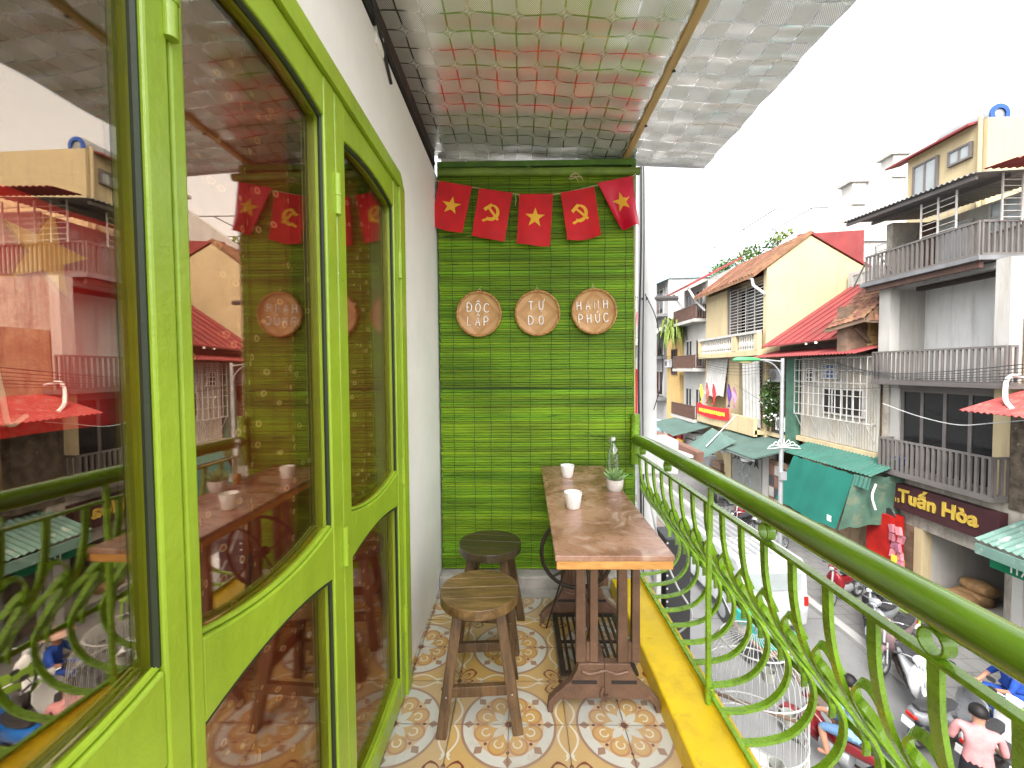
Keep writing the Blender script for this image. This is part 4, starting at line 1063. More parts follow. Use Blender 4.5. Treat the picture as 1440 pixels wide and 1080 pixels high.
m = MB(); m.tube(bez([(10.75, 12.35, .15), (10.9, 11.4, -.12), (10.9, 10.4, -.22), (10.8, 9.5, -.05), (10.7, 8.8, .1)]), .012, 5); tag(m.build('wire', M_whitewire, None), 'thin pale wire sagging across the dark glazed doors', 'wire')

# cream block behind A
CB = thing('cream_roof_house', 'tall cream house block with pitched edge rising behind the grey house', 'house', (15, 13, ZG))
MB().prism([(13.0, ZG), (19.5, ZG), (19.5, 8.14), (13.0, 8.10)], 'xz', 11.85, 14.2).build('walls', M_cream, CB)
MB().hexa([(12.72, 12.1, 8.02), (13.25, 12.1, 8.16), (13.25, 14.75, 8.16), (12.72, 14.75, 8.02), (12.72, 12.1, 8.08), (13.25, 12.1, 8.22), (13.25, 14.75, 8.22), (12.72, 14.75, 8.08)]).build('roof_edge', M_redroof, CB)
window(CB, 12.97, 13.15, 13.95, 6.4, 7.75, M_paleglass, M_greypaint, 2, 1, .06); window(CB, 12.97, 12.2, 12.85, 7.2, 7.65, M_paleglass, M_greypaint, 2, 1, .06)
MB().tube([(12.93, 11.98, 8.2), (12.93, 11.98, 5)], .05, 8).build('drain_pipe', M_cream, CB)
wt = thing('water_tank', 'round rooftop water tank with a blue end on the cream house', 'tank', (14.2, 13, 8.6))
m = MB(); m.lathe([(0, -.75), (.30, -.72), (.32, -.65), (.32, .65), (.30, .72), (0, .75)], 24, (13.75, 13.0, 8.42), 'y'); m.build('drum', M_galv, wt, True)
m = MB(); m.lathe([(.16, -.03), (.28, -.03), (.28, 0), (.16, 0)], 24, (13.75, 12.255, 8.42), 'y', False); m.build('blue_ring', M_blue, wt)
MB().box(13.5, 14.0, 12.5, 13.5, 8.1, 8.2).build('stand', M_galv, wt)

# building Z, right edge of the view
Zb = thing('stained_house', 'low stained house with rubble front at the right edge', 'house', (13, 7, ZG))
MB().box(FXa + .18, 18, 3.0, 9.43, -1.9, 2.3).build('upper_wall', M_stain, Zb); MB().box(FXa + .25, 18, 3.0, 9.0, ZG, -1.9).build('lower_wall', M_rubble, Zb)
MB().box(FXa - .05, FXa + .6, 8.4, 9.42, -2.0, .1).build('rubble_pier', M_rubble, Zb)
MB().box(FXa + .05, FXa + .24, 5.2, 8.2, -4.9, -3.2).build('shop_shutter', M_greysheet, Zb)
m = MB(); m.corr((9.75, 5.2, .18), (9.75, 9.3, .26), (11.5, 5.2, .72), (11.5, 9.3, .80), 34, .018, 2, .008); m.build('red_awning', M_redaw, Zb, True)
m = MB(); m.corr((10.0, 5.6, -2.62), (10.0, 9.15, -2.56), (11.2, 5.6, -2.15), (11.2, 9.15, -2.10), 26, .02, 2, .008); m.build('green_awning', M_palegreen, Zb, True)
MB().box(9.98, 10.06, 5.6, 9.1, -2.86, -2.64).build('awning_valance', M_palegreen, Zb)
for yy in (5.7,): MB().tube([(10.1, yy, -2.7), (10.1, yy, ZG)], .04, 8).build('awning_post', M_whitewall, Zb, True)
m = MB(); m.tube(bez([(11.2, 9.2, .95), (10.6, 9.1, 1.0), (10.3, 8.9, .55), (10.1, 8.6, .35)]), .04, 8); m.build('white_pipe', M_white, Zb, True)
gs = thing('number_sign', 'green sign numbered 117 under the pale green awning', 'sign', (10.5, 8.9, -3))
MB().box(10.20, 10.26, 7.75, 9.0, -3.12, -2.90).build('board', ps('green_sign', (.01, .22, .10), .4, bump=0), gs)
text_mesh('number', '117', .2, M_white, facing_minus_x(10.19, 8.50, -3.0), gs, .004, .003)

# ------------------------------------------------------------------ building B: white clad upper floor, red roofs, green tarpaulin
Bh = thing('clad_house', 'low house with white corrugated cladding and caged windows under a red roof', 'house', (12, 14.5, ZG))
m = MB(); m.corr((11.1, 16.4, -1.42), (11.1, 12.86, -1.42), (11.1, 16.4, 1.62), (11.1, 12.86, 1.62), 34, .018, 1, .01); m.build('cladding', M_whitesheet, Bh, True)
MB().box(11.2, 18, 12.78, 16.4, ZG, 1.6).build('walls', M_stain, Bh)
MB().box(10.95, 11.19, 12.80, 16.45, -1.62, -1.44).build('ledge', M_cream, Bh)
window(Bh, 11.06, 14.45, 15.2, .82, 1.36, M_blueglass, M_bar, 4, 3, .04); window(Bh, 11.06, 15.52, 16.02, .68, 1.22, M_winglass, M_bar, 3, 3, .04)
window(Bh, 11.06, 13.35, 15.15, -.42, .52, M_winglass, M_bar, 4, 1, .06)
curtain(Bh, 11.15, 13.5, 15.0, -.36, .46, M_curtain, .015, 8)
grille(Bh, 10.80, 12.98, 16.35, -.55, 1.55, .26, .42, M_bar, .011, 'window_cage')
cg = MB()
for yy in (12.98, 16.35):
    for zz in (-.55, .5, 1.55): cg.box(10.80, 11.1, yy - .012, yy + .012, zz - .012, zz + .012)
for k in range(14): cg.box(10.8, 11.1, 12.98 + k * .26 - .01, 12.98 + k * .26 + .01, -.572, -.553)
for k in range(5): cg.beam((10.80, 13.0 + k * .82, -.57), (11.08, 13.0 + k * .82, -1.15), .02, .02)
cg.build('cage_struts', M_bar, Bh, kind='stuff')
m = MB(); m.corr((10.25, 18.4, 1.68), (10.25, 12.80, 1.66), (11.7, 18.4, 2.05), (11.7, 12.80, 2.02), 40, .018, 1, .008); m.build('lean_to_roof', M_redroof, Bh, True)
MB().box(11.3, 11.6, 14.2, 18.1, 1.95, 2.15).build('dark_eave', M_steel_dark, Bh)
m = MB(); m.hexa([(10.55, 18.15, 2.10), (10.75, 13.9, 2.20), (14.6, 13.9, 4.78), (14.4, 18.15, 4.72), (10.55, 18.15, 2.16), (10.75, 13.9, 2.26), (14.6, 13.9, 4.84), (14.4, 18.15, 4.78)]); m.build('red_roof', M_redroof, Bh)
for k in range(1, 9):
    f_ = k / 9; MB().beam(Vector((10.55, 18.15, 2.185)).lerp(Vector((10.75, 13.9, 2.285)), f_), Vector((14.4, 18.15, 4.805)).lerp(Vector((14.6, 13.9, 4.865)), f_), .03, .03).build('roof_seam', M_redroof, Bh)
for yy in (15.1, 15.6): MB().lathe([(0, -.05), (.05, -.04), (.05, .04), (0, .05)], 10, (10.72, yy, 2.13)).build('roof_lamp', M_white, Bh)
# green awning and tarpaulin in front
aw = thing('green_awning', 'green corrugated awning above the hanging tarpaulin', 'awning', (10.6, 14, -1.8))
m = MB(); m.corr((10.1, 15.75, -1.98), (10.1, 11.95, -1.92), (11.1, 15.75, -1.52), (11.1, 11.95, -1.50), 26, .02, 2, .008); m.build('sheet', M_greensheet, aw, True)
MB().corr((10.08, 12.5, -1.98), (10.08, 11.9, -1.96), (10.0, 12.5, -2.3), (10.0, 11.9, -2.3), 4, .02, 2, .008).build('end_flap', M_greensheet, aw)
tp = thing('tarpaulin', 'bright green tarpaulin sheet hanging slanted from the awning', 'tarpaulin', (9.8, 13.6, -2.8))
def tpf(u, v): return Vector((10.06 - .60 * v, 15.22 - 2.75 * u - .12 * v * (u - .5), -2.0 - 1.62 * v - .06 * math.sin(u * PI) * v)) + Vector((.05 * math.sin(u * 7) * v, 0, .015 * math.sin(u * 31)))
m = MB(); m.sheet(tpf, 24, 14, .008); m.build('sheet', M_tarp, tp, True)
p = Vector(tpf(.90, .86)); m = MB(); m.box(p.x - .05, p.x - .035, p.y - .08, p.y + .08, p.z - .09, p.z + .09); m.build('white_label', M_white, tp)
t2 = thing('side_tarpaulin', 'faded green tarpaulin gathered at the side of the awning', 'tarpaulin', (10.2, 12, -3))
m = MB(); m.sheet(lambda u, v: (10.02 + .95 * u - .45 * v * (1 - u) + .04 * math.sin(u * 14), 12.42 - .5 * u * (1 - v * .3), -2.02 + .1 * u - 1.62 * v + .25 * u * v + .03 * math.sin(u * 17 + v * 5)), 20, 12, .008); m.build('sheet', M_tarpold, t2, True)
m = MB(); m.tube(bez([(10.3, 12.0, -2.15), (10.2, 12.0, -2.5), (10.3, 12.0, -2.9)]), .03, 6); m.build('white_strip', M_white, t2)
# goods by the doorway under the sign's left end
cab = thing('red_cabinet', 'red and orange shop cabinet beside the shop pillar', 'cabinet', (10.9, 12.1, ZG))
MB().box(10.6, 11.0, 11.85, 12.65, -4.3, -3.05).build('red_board', M_redp, cab); MB().box(10.5, 10.95, 11.75, 12.5, ZG + .115, -4.3).build('orange_base', M_orange, cab)
MB().box(10.45, 10.5, 11.78, 12.47, -4.72, -4.68).build('shelf', M_redp, cab); MB().box(10.55, 10.75, 11.62, 11.74, ZG + .115, -4.1).build('yellow_panel', M_gold, cab)
rnd = random.Random(4); M_pink = ps('pink_packet', (.62, .22, .28), .4, objvar=.4, bump=.05)
pk = meshof(MB().box(-.04, .04, -.07, .07, -.11, .11), 'packet', M_pink)
hangl = thing('hanging_packets', 'row of pink and white packets hanging by the shop pillar', 'packets', (10.6, 11.7, -3.6))
for k in range(12): inst(pk, 'packet', hangl, (10.6 + rnd.uniform(-.05, .05), 11.55 + (k % 2) * .2, -3.35 - (k // 2) * .24), (rnd.uniform(-.3, .3), 0, rnd.uniform(-.3, .3)))
m = MB(); m.lathe([(0, -.03), (.16, -.03), (.17, 0), (.13, .02), (0, .02)], 20, (10.72, 12.0, -3.02), 'x'); tag(m.build('wall_fan', M_blackpl, None, True), 'small round black fan above the red cabinet', 'fan')

# tiled hip roof with a yellow timber gable between A and the red roof
Th = thing('tiled_gable', 'old clay tiled roof corner over a yellow timber gable', 'roof', (12.2, 13.6, 2))
m = MB()
for k in range(9): m.box(11.2 + .012 * (k % 2), 14, 13.42, 13.5, 1.9 + k * .17, 1.9 + k * .17 + .163)
m.build('gable_boards', M_yel, Th)
MB().box(10.55, 13.9, 13.50, 13.9, 1.7, 3.2).build('gable_core', M_oldwood, Th)
P00, P10, P01, P11 = Vector((10.32, 14.05, 2.52)), Vector((10.55, 12.82, 2.75)), Vector((11.75, 14.3, 4.02)), Vector((11.95, 12.95, 4.02))
tl_ = MB(); tl_.sheet(lambda u, v: (-.0 + u * .20 - .10, v * .30 - .15, .028 * math.sin(u * PI) - .02 * v), 4, 1, .014); tile2 = meshof(tl_, 'roof_tile', M_rooftile, True)
ax = (P10 - P00).normalized(); ay = (P01 - P00).normalized(); az = ax.cross(ay).normalized()
rotm = Matrix((ax, az.cross(ax), az)).transposed().to_euler()
nU, nV = 7, 9
for i in range(nU):
    for j in range(nV):
        p = P00.lerp(P10, (i + .5) / nU).lerp(P01.lerp(P11, (i + .5) / nU), (j + .4) / nV) + az * (.02 + .012 * (nV - j) / nV)
        inst(tile2, 'roof_tile', Th, p, (rotm.x + random.uniform(-.02, .02), rotm.y + random.uniform(-.02, .02), rotm.z + random.uniform(-.03, .03)))
# near (right) slope, falling toward A
Q00, Q10, Q01, Q11 = Vector((10.58, 12.84, 2.72)), Vector((12.3, 12.86, 2.62)), Vector((11.75, 13.15, 4.0)), Vector((12.6, 13.1, 4.0))
ax = (Q10 - Q00).normalized(); ay = (Q01 - Q00).normalized(); az = ax.cross(ay).normalized()
if az.z < 0: az = -az
rotm = Matrix((ax, az.cross(ax), az)).transposed().to_euler()
for i in range(8):
    for j in range(6):
        p = Q00.lerp(Q10, (i + .5) / 8).lerp(Q01.lerp(Q11, (i + .5) / 8), (j + .4) / 6) + az * .03
        inst(tile2, 'roof_tile', Th, p, (rotm.x, rotm.y, rotm.z + random.uniform(-.03, .03)))
m = MB(); m.beam(P00 + Vector((-.02, .03, -.06)), P10 + Vector((-.02, -.02, -.06)), .05, .16); m.build('fascia', M_oldwood, Th)
m = MB(); m.hexa([P00 + Vector((.05, 0, -.10)), P10 + Vector((.05, 0, -.10)), P11 + Vector((0, 0, -.12)), P01 + Vector((0, 0, -.12)), P00 + Vector((.05, 0, -.03)), P10 + Vector((.05, 0, -.03)), P11 + Vector((0, 0, -.04)), P01 + Vector((0, 0, -.04))]); m.build('soffit', M_oldwood, Th)
m = MB(); m.beam(Q00 + Vector((0, -.02, -.06)), Q10 + Vector((0, -.02, -.06)), .05, .12); m.build('fascia', M_oldwood, Th)
MB().beam((10.75, 13.45, 2.5), (11.25, 13.45, 2.0), .09, .09).build('bracket', M_oldwood, Th)
leafball(Th, (11.0, 13.9, 1.95), (.22, .25, .25), 90, M_leaf, .14, 'weeds', seed=5)

# ------------------------------------------------------------------ gap between B and C
gp = thing('green_passage', 'dark narrow opening with a green side panel beside the clad house', 'passage', (12, 17.3, ZG))
MB().box(10.95, 11.1, 16.46, 17.1, -2.2, 1.6).build('green_panel', ps('green_board', (.09, .20, .14), .6, bump=.1), gp)
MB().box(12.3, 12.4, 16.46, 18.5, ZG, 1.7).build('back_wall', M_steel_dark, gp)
MB().box(11.0, 12.3, 17.1, 18.5, -1.75, -1.55).build('ledge', M_cream, gp)
for k, (yy, zz) in enumerate(((17.5, -1.15), (17.95, .9))):
    ac = thing('air_conditioner', ['white air conditioner box on the ledge by the green panel', 'grey air conditioner box high in the narrow opening'][k], 'air conditioner', (11.2, yy, zz))
    MB().box(11.0, 11.35, yy - .38, yy + .38, zz - .28, zz + .28).build('case', M_white if k == 0 else M_galv, ac, bevel=.02)
    MB().lathe([(0, -.01), (.2, -.01), (.21, 0), (0, .01)], 18, (10.99, yy + .08, zz), 'x').build('fan_grille', M_greypaint, ac)
railing(gp, 11.0, 17.15, 18.4, -1.5, -.75, M_cable, .14, .02)

# ------------------------------------------------------------------ building C: cream gabled house
C = thing('cream_gable_house', 'cream gabled house with blank side wall and white balustrade balcony', 'house', (13, 21, ZG))
MB().prism([(10.92, ZG), (16.4, ZG), (16.4, 4.9), (14.7, 5.86), (12.75, 7.02), (10.92, 5.62)], 'xz', 18.45, 18.7).build('gable_wall', M_cream, C)
MB().box(11.55, 11.7, 18.7, 24.4, ZG, 5.6).build('front_wall', M_cream, C)
MB().box(10.95, 16, 24.2, 24.4, ZG, 5.9).build('party_wall', M_cream, C)
m = MB(); m.hexa([(10.3, 18.38, 5.22), (12.78, 18.38, 7.05), (12.78, 24.6, 7.05), (10.3, 24.6, 5.22), (10.3, 18.38, 5.34), (12.78, 18.38, 7.17), (12.78, 24.6, 7.17), (10.3, 24.6, 5.34)]); m.build('roof', M_rooftile, C)
for k in range(24): MB().beam((10.28, 18.5 + k * .26, 5.375), (12.8, 18.5 + k * .26, 7.205), .10, .06).build('tile_rib', M_rooftile, C)
m = MB(); m.hexa([(12.78, 18.38, 7.05), (16.5, 18.38, 4.86), (16.5, 24.6, 4.86), (12.78, 24.6, 7.05), (12.78, 18.38, 7.17), (16.5, 18.38, 4.98), (16.5, 24.6, 4.98), (12.78, 24.6, 7.17)]); m.build('roof', M_redroof, C)
m = MB(); m.tube([(10.35, 18.6, 5.2), (10.4, 18.6, 4.9), (10.9, 18.55, 4.5)], .06, 8); m.build('gutter_pipe', M_white, C, True)
window(C, 11.5, 18.9, 21.6, 2.95, 5.2, M_winglass, M_greypaint, 4, 1, .08)
grille(C, 10.98, 18.75, 21.7, 2.95, 5.15, .75, .15, M_bar, .014)
MB().box(11.0, 11.56, 21.75, 22.0, 2.0, 5.4).build('shutter', M_greypaint, C); MB().box(10.94, 11.54, 22.0, 24.3, 1.9, 5.3).build('pier_wall', M_cream, C)
MB().box(10.55, 11.6, 18.46, 24.5, 1.78, 2.05).build('balcony_slab', M_cream, C, bevel=.02)
MB().box(10.52, 10.72, 18.46, 24.5, 2.78, 2.9).build('balcony_coping', M_whitewall, C); MB().box(10.54, 10.72, 20.3, 20.7, 2.05, 2.78).build('balcony_pier', M_cream, C); MB().box(10.54, 10.72, 18.46, 18.7, 2.05, 2.78).build('balcony_pier', M_cream, C); MB().box(10.54, 10.72, 24.25, 24.5, 2.05, 2.78).build('balcony_pier', M_cream, C)
bl_me = meshof(MB().lathe([(.05, 0), (.05, .06), (.03, .1), (.075, .25), (.06, .36), (.03, .5), (.035, .6), (.055, .66), (.055, .73)], 10), 'baluster', M_whitewall, True)
yy = 18.85
while yy < 24.2:
    if not 20.2 < yy < 20.8: inst(bl_me, 'baluster', C, (10.63, yy, 2.05))
    yy += .2
# middle floor
MB().box(11.1, 11.55, 21.0, 22.3, -1.6, 1.78).build('pier', M_cream, C)
window(C, 11.5, 19.4, 20.9, -1.0, 1.5, M_winglass, M_greypaint, 2, 1, .08); grille(C, 11.3, 19.4, 20.9, -1.0, 1.5, .4, .16, M_bar, .014)
curtain(C, 10.75, 18.5, 19.9, -1.5, 1.7, M_curtain, .05, 5, .1); curtain(C, 10.8, 22.0, 24.2, -.3, 1.75, M_curtain, .05, 7, -.25)
MB().box(10.5, 11.6, 18.5, 24.4, -1.75, -1.55).build('slab', M_cream, C)
MB().box(10.45, 10.62, 18.5, 24.4, -1.85, -1.02).build('parapet', M_cream, C, bevel=.02)
bn = thing('red_banner', 'red cloth banner with yellow lettering on the cream parapet', 'banner', (10.4, 21.9, -1.3))
m = MB(); m.sheet(lambda u, v: (10.38 + .02 * math.sin(u * 11), 24.2 - 3.7 * u, -.75 - .62 * v - .10 * math.sin(u * PI)), 20, 4, .01); m.build('cloth', M_flag, bn, True)
mk = MB(); rnd = random.Random(2)
for k in range(15): mk.box(10.33, 10.345, 20.9 + k * .2, 21.02 + k * .2, -1.22 + rnd.uniform(-.02, .02), -1.02)
mk.build('yellow_lettering', M_gold, bn, kind='stuff')
for k, (yy, col, dz) in enumerate(((23.9, M_gold, .0), (23.2, M_redaw, .1), (22.4, M_flag, .05), (20.8, ps('purple_cloth', (.12, .05, .30), .7), .1), (20.3, ps('pink_cloth', (.55, .25, .40), .7), .0))):
    m = MB(); m.sheet(lambda u, v: (10.42 + .06 * math.sin(v * 7 + u * 4), yy - .30 * u * (.45 + .55 * (1 - v)) - .10 * math.sin(v * 3), -.72 + (1.05 + dz) * v), 6, 8, .01)
    tag(m.build('hung_flag', col, None, True), ['small yellow cloth hung at the far end of the cream balcony', 'pale red cloth bunched above the red banner', 'red cloth hung on the middle of the cream balcony', 'purple cloth hung on the cream balcony', 'pink cloth hung beside the purple cloth'][k], 'cloth', 'cloths on the cream balcony')
sh = thing('flowering_shrub', 'shrub with white blossoms on the ledge beside the cream house', 'shrub', (10.9, 18.2, -1.5))
leafball(sh, (10.95, 18.1, -.35), (.35, .35, 1.1), 420, M_leaf, .2, 'leaves', seed=3); leafball(sh, (10.9, 18.05, -.35), (.4, .4, 1.15), 70, M_white, .13, 'blossoms', seed=8)
m = MB(); m.tube([(10.95, 18.1, -1.55), (10.96, 18.1, .3)], [.04, .015], 6); m.build('stem', M_oldwood, sh)
# ground floor of C
cn = thing('flat_canopy', 'flat grey green canopy over the graffiti shutter', 'canopy', (9.8, 18, -2))
m = MB(); m.hexa([(8.9, 20.9, -2.28), (8.95, 15.9, -2.30), (11.2, 16.2, -1.86), (11.2, 21.0, -1.86), (8.9, 20.9, -2.22), (8.95, 15.9, -2.24), (11.2, 16.2, -1.80), (11.2, 21.0, -1.80)]); m.build('sheet', M_canvas, cn)
MB().beam((8.95, 20.8, -2.32), (9.0, 15.9, -2.34), .05, .05).build('front_bar', M_galv, cn)
for yy in (17.2, 18.9): 
    m = MB(); m.lathe([(0, -.16), (.16, -.12), (.2, 0), (.03, .08), (0, .08)], 14, (9.4, yy, -2.52)); tag(m.build('canopy_lamp', M_white, None, True), 'round white lamp hanging under the flat canopy, %s' % ('near end' if yy < 18 else 'far end'), 'lamp', 'lamps under the flat canopy')
shut = thing('graffiti_shutter', 'grey roller shutter with graffiti under the flat canopy', 'shutter', (10.4, 18.6, ZG))
m = MB(); m.corr((10.3, 20.0, ZG + .1), (10.3, 17.6, ZG + .1), (10.3, 20.0, -2.25), (10.3, 17.6, -2.25), 1, .0, 1, .03); m.build('panel', ps('grey_shutter', (.36, .36, .33), .6, var=.1, bump=.2, bscale=30), shut)
m = MB()
gw = [[(0, .8), (.3, 1), (.15, .55), (.35, .3), (0, .1)], [(.5, 1), (.62, .6), (.8, 1), (.62, .6), (.6, .1)], [(1.25, .85), (1.0, .9), (.95, .4), (1.2, .15)], [(1.4, 1), (1.4, .1), (1.4, .55), (1.65, .55), (1.65, 1), (1.65, .1)], [(1.85, .1), (1.85, .95), (2.2, .6), (1.9, .1)], [(2.35, .1), (2.5, .95), (2.7, .1), (2.42, .45), (2.62, .45)]]
for st in gw: m.tube([(10.275, 19.9 - a * .78, -3.15 + b_ * .55) for a, b_ in st], .035, 5)
m.build('black_graffiti', M_cable, shut)
m = MB()
for k, (a, b_) in enumerate(((.7, .8), (1.3, .75), (.8, .2), (1.4, .15))): m.tube([(10.275, 19.9 - a * .9 + .28 * math.cos(t_), -4.05 + b_ * .9 + .28 * math.sin(t_)) for t_ in [i * .42 for i in range(12)]], .028, 5)
m.build('pale_graffiti', ps('pale_blue_spray', (.45, .55, .55), .7, bump=0), shut)
MB().box(10.25, 10.7, 20.05, 20.75, ZG, -2.0).build('shop_column', M_cream, C)
MB().box(10.3, 10.6, 17.1, 17.55, ZG, -2.3).build('shop_column', M_whitewall, C)
prk = thing('poster_rack', 'rack of small pictures beside the lamp post', 'rack', (10.2, 16.6, ZG))
MB().box(10.25, 10.35, 15.9, 17.0, ZG + .1, -2.5).build('board', M_oldwood, prk)
for i in range(3):
    for j in range(5): MB().box(10.22, 10.245, 15.98 + i * .34, 16.26 + i * .34, -4.9 + j * .46, -4.52 + j * .46).build('picture', ps('picture_%d' % ((i * 2 + j) % 3), [(.5, .48, .44), (.08, .08, .09), (.3, .16, .12)][(i * 2 + j) % 3], .5, bump=0), prk)

# ------------------------------------------------------------------ D, E and farther houses
D = thing('white_balcony_house', 'white three storey house with brown panelled balconies', 'house', (12, 26.3, ZG))
MB().box(11.1, 17, 24.5, 28.0, ZG, 6.4).build('walls', M_whitewall, D)
m = MB(); m.hexa([(9.9, 24.4, 6.0), (13, 24.4, 7.6), (13, 28.2, 7.6), (9.9, 28.2, 6.0), (9.9, 24.4, 6.12), (13, 24.4, 7.72), (13, 28.2, 7.72), (9.9, 28.2, 6.12)]); m.build('roof', M_redroof, D)
for zz, ln in ((4.0, 3.3), (1.05, 3.3), (-2.0, 3.6)):
    MB().box(10.3, 11.1, 24.6, 24.6 + ln, zz, zz + .18).build('balcony_slab', M_whitewall, D)
    railing(D, 10.36, 24.65, 24.55 + ln, zz + .26, zz + .95, M_brownrail, .12, .05); railing(D, 24.66, 10.4, 11.05, zz + .26, zz + .95, M_brownrail, .12, .05, 'x')
    window(D, 11.08, 25.0, 26.0, zz + .25, zz + 2.0, M_winglass, M_whitewall, 2, 1, .08); window(D, 11.08, 26.5, 27.5, zz + .25, zz + 2.0, M_winglass, M_whitewall, 2, 1, .08)
for yy in (24.7, 27.0): m = MB(); m.tube(bez([(10.0, yy, 6.0), (10.5, yy, 5.2), (10.9, yy - .3, 4.6)]), .07, 7); m.build('drain_pipe', M_white, D, True)
hp = thing('hanging_plant', 'large drooping yellow green fern at the white house corner', 'plant', (10.4, 28, 4))
rnd = random.Random(9); m = MB()
for k in range(150):
    a = rnd.random() * 6.28; L = rnd.uniform(.6, 1.5); p = Vector((10.4 + rnd.uniform(-.15, .15), 28.0 + rnd.uniform(-.2, .2), 3.8 + rnd.uniform(-.5, .6))); q = p + Vector((math.cos(a) * .5 * L, math.sin(a) * .5 * L, .25)); r_ = q + Vector((math.cos(a) * .25 * L, math.sin(a) * .25 * L, -L)); s2 = Vector((-math.sin(a), math.cos(a), 0)) * .05
    m.add([p - s2, p + s2, q + s2 * 1.2, q - s2 * 1.2, r_], [(0, 1, 2, 3), (3, 2, 4)])
m.build('fronds', M_leafy, hp, kind='stuff', fix=False)
m = MB(); m.lathe([(0, -.2), (.2, -.2), (.26, .1), (0, .1)], 12, (10.4, 28, 3.5)); m.build('pot', M_brownrail, hp)
E_ = thing('yellow_house', 'narrow yellow house wall at the far end of the row', 'house', (12, 30, ZG))
MB().box(10.9, 18, 28.2, 30.6, ZG, 4.0).build('walls', M_yel, E_); MB().box(10.6, 18, 28.2, 30.7, 3.9, 4.3).build('cornice', M_greysheet, E_)
window(E_, 10.88, 28.6, 29.6, .8, 2.6, M_winglass, M_brownrail, 2, 1, .08)
F_ = thing('blue_trimmed_house', 'distant pale house with light blue roof trim', 'house', (13, 35, ZG))
MB().box(11.3, 20, 31.5, 40, ZG, 8.2).build('walls', M_greywall, F_)
m = MB(); m.prism([(10.2, 7.9), (12.0, 9.0), (20, 9.0), (20, 8.2), (11.3, 8.0), (10.3, 7.6)], 'xz', 31.4, 36); m.build('blue_roof', ps('pale_blue_trim', (.42, .62, .66), .6, bump=.05), F_)
for zz in (-1.2, 2.0, 5.2):
    MB().box(10.5, 11.3, 31.6, 36, zz, zz + .2).build('balcony_slab', M_greysheet, F_); railing(F_, 10.55, 31.7, 36, zz + .28, zz + .95, M_brownrail, .25, .05); window(F_, 11.28, 32.4, 34.2, zz + .3, zz + 2.3, M_winglass, M_whitewall, 2, 1, .1)
MB().corr((9.8, 36, 3.2), (9.8, 31, 3.2), (11.4, 36, 4.6), (11.4, 31, 4.6), 14, .03, 3, .02, sag=-.25).build('curved_awning', M_whitesheet, F_)
MB().box(9.9, 10.0, 31, 35.5, 2.2, 3.2).build('dark_board', M_greysheet, F_)
G_ = thing('red_front_house', 'distant shopfront hung with red cloth', 'house', (12, 44, ZG))
MB().box(10.9, 20, 40.1, 52, ZG, 6.5).build('walls', M_greywall, G_); MB().box(10.2, 10.9, 36.5, 40, -4.5, 1.2).build('red_front', M_redp, G_); MB().box(10.1, 10.2, 37.2, 39.4, -4.4, -.5).build('dark_opening', M_dark, G_)
Hh = thing('end_house', 'hazy pale houses closing the far end of the street', 'house', (14, 60, ZG)); MB().box(10, 26, 54, 70, ZG, 9).build('walls', M_whitewall, Hh)
for k in range(4): window(Hh, 9.98, 55 + k * 3.5, 57 + k * 3.5, 2, 4.5, M_winglass, M_greywall, 2, 1, .12)

# rooftops above C
RT = thing('roof_terrace_house', 'pale terrace house with roof garden and steel pergola above the red roofs', 'house', (18, 26, ZG))
MB().box(14.2, 22, 22.5, 33, ZG, 7.9).build('walls', M_whitewall, RT)
MB().prism([(14.2, 7.9), (22, 7.9), (22, 12.2), (19.5, 11.8), (14.3, 8.1)], 'xz', 22.4, 22.9).build('sloping_parapet', M_whitewall, RT)
for k, (xx, zz) in enumerate(((17.6, 10.4), (19.7, 11.8))): m = MB(); m.box(xx, xx + .7, 22.33, 23.1, zz - .6, zz + .55); m.box(xx - .15, xx + .85, 22.25, 23.25, zz + .55, zz + .72); m.build('chimney', M_whitewall, RT)
pg = MB()
for yy in (23.5, 27, 31): 
    pg.tube([(14.4, yy, 7.9), (14.4, yy, 10.1)], .04, 5); pg.tube([(14.4, yy, 10.1), (18.5, yy, 10.1)], .04, 5)
for xx in (14.4, 16.4, 18.5): pg.tube([(xx, 23.5, 10.1), (xx, 31, 10.1)], .04, 5)
pg.tube([(14.4, 23.5, 8.9), (14.4, 31, 8.9)], .03, 5)
pg.build('pergola', M_galv, RT)
for k in range(7): leafball(RT, (14.6 + .2 * math.sin(k * 2), 23.2 + k * 1.25, 8.35 + .15 * math.sin(k * 3)), (.5, .6, .45), 160, M_leaf if k % 3 else M_leafy, .2, 'planter_foliage', seed=20 + k)
RW = thing('red_clad_house', 'house side clad in red sheet metal between the gable and the balcony house', 'house', (14.5, 17, ZG))
m = MB(); m.prism([(12.2, 4.9), (15.7, 4.9), (15.7, 7.45), (12.8, 7.3)], 'xz', 19.2, 19.35); m.build('red_gable', M_redroof, RW)
MB().box(14.3, 16.5, 16.8, 18.3, ZG, 5.3).build('white_stair_block', M_whitewall, RW)
window(RW, 14.28, 17.0, 18.0, 4.3, 5.2, M_paleglass, M_whitewall, 2, 2, .08)
grille(RW, 14.2, 15.2, 16.8, 4.6, 6.0, .8, .22, M_galv, .02, 'rail')

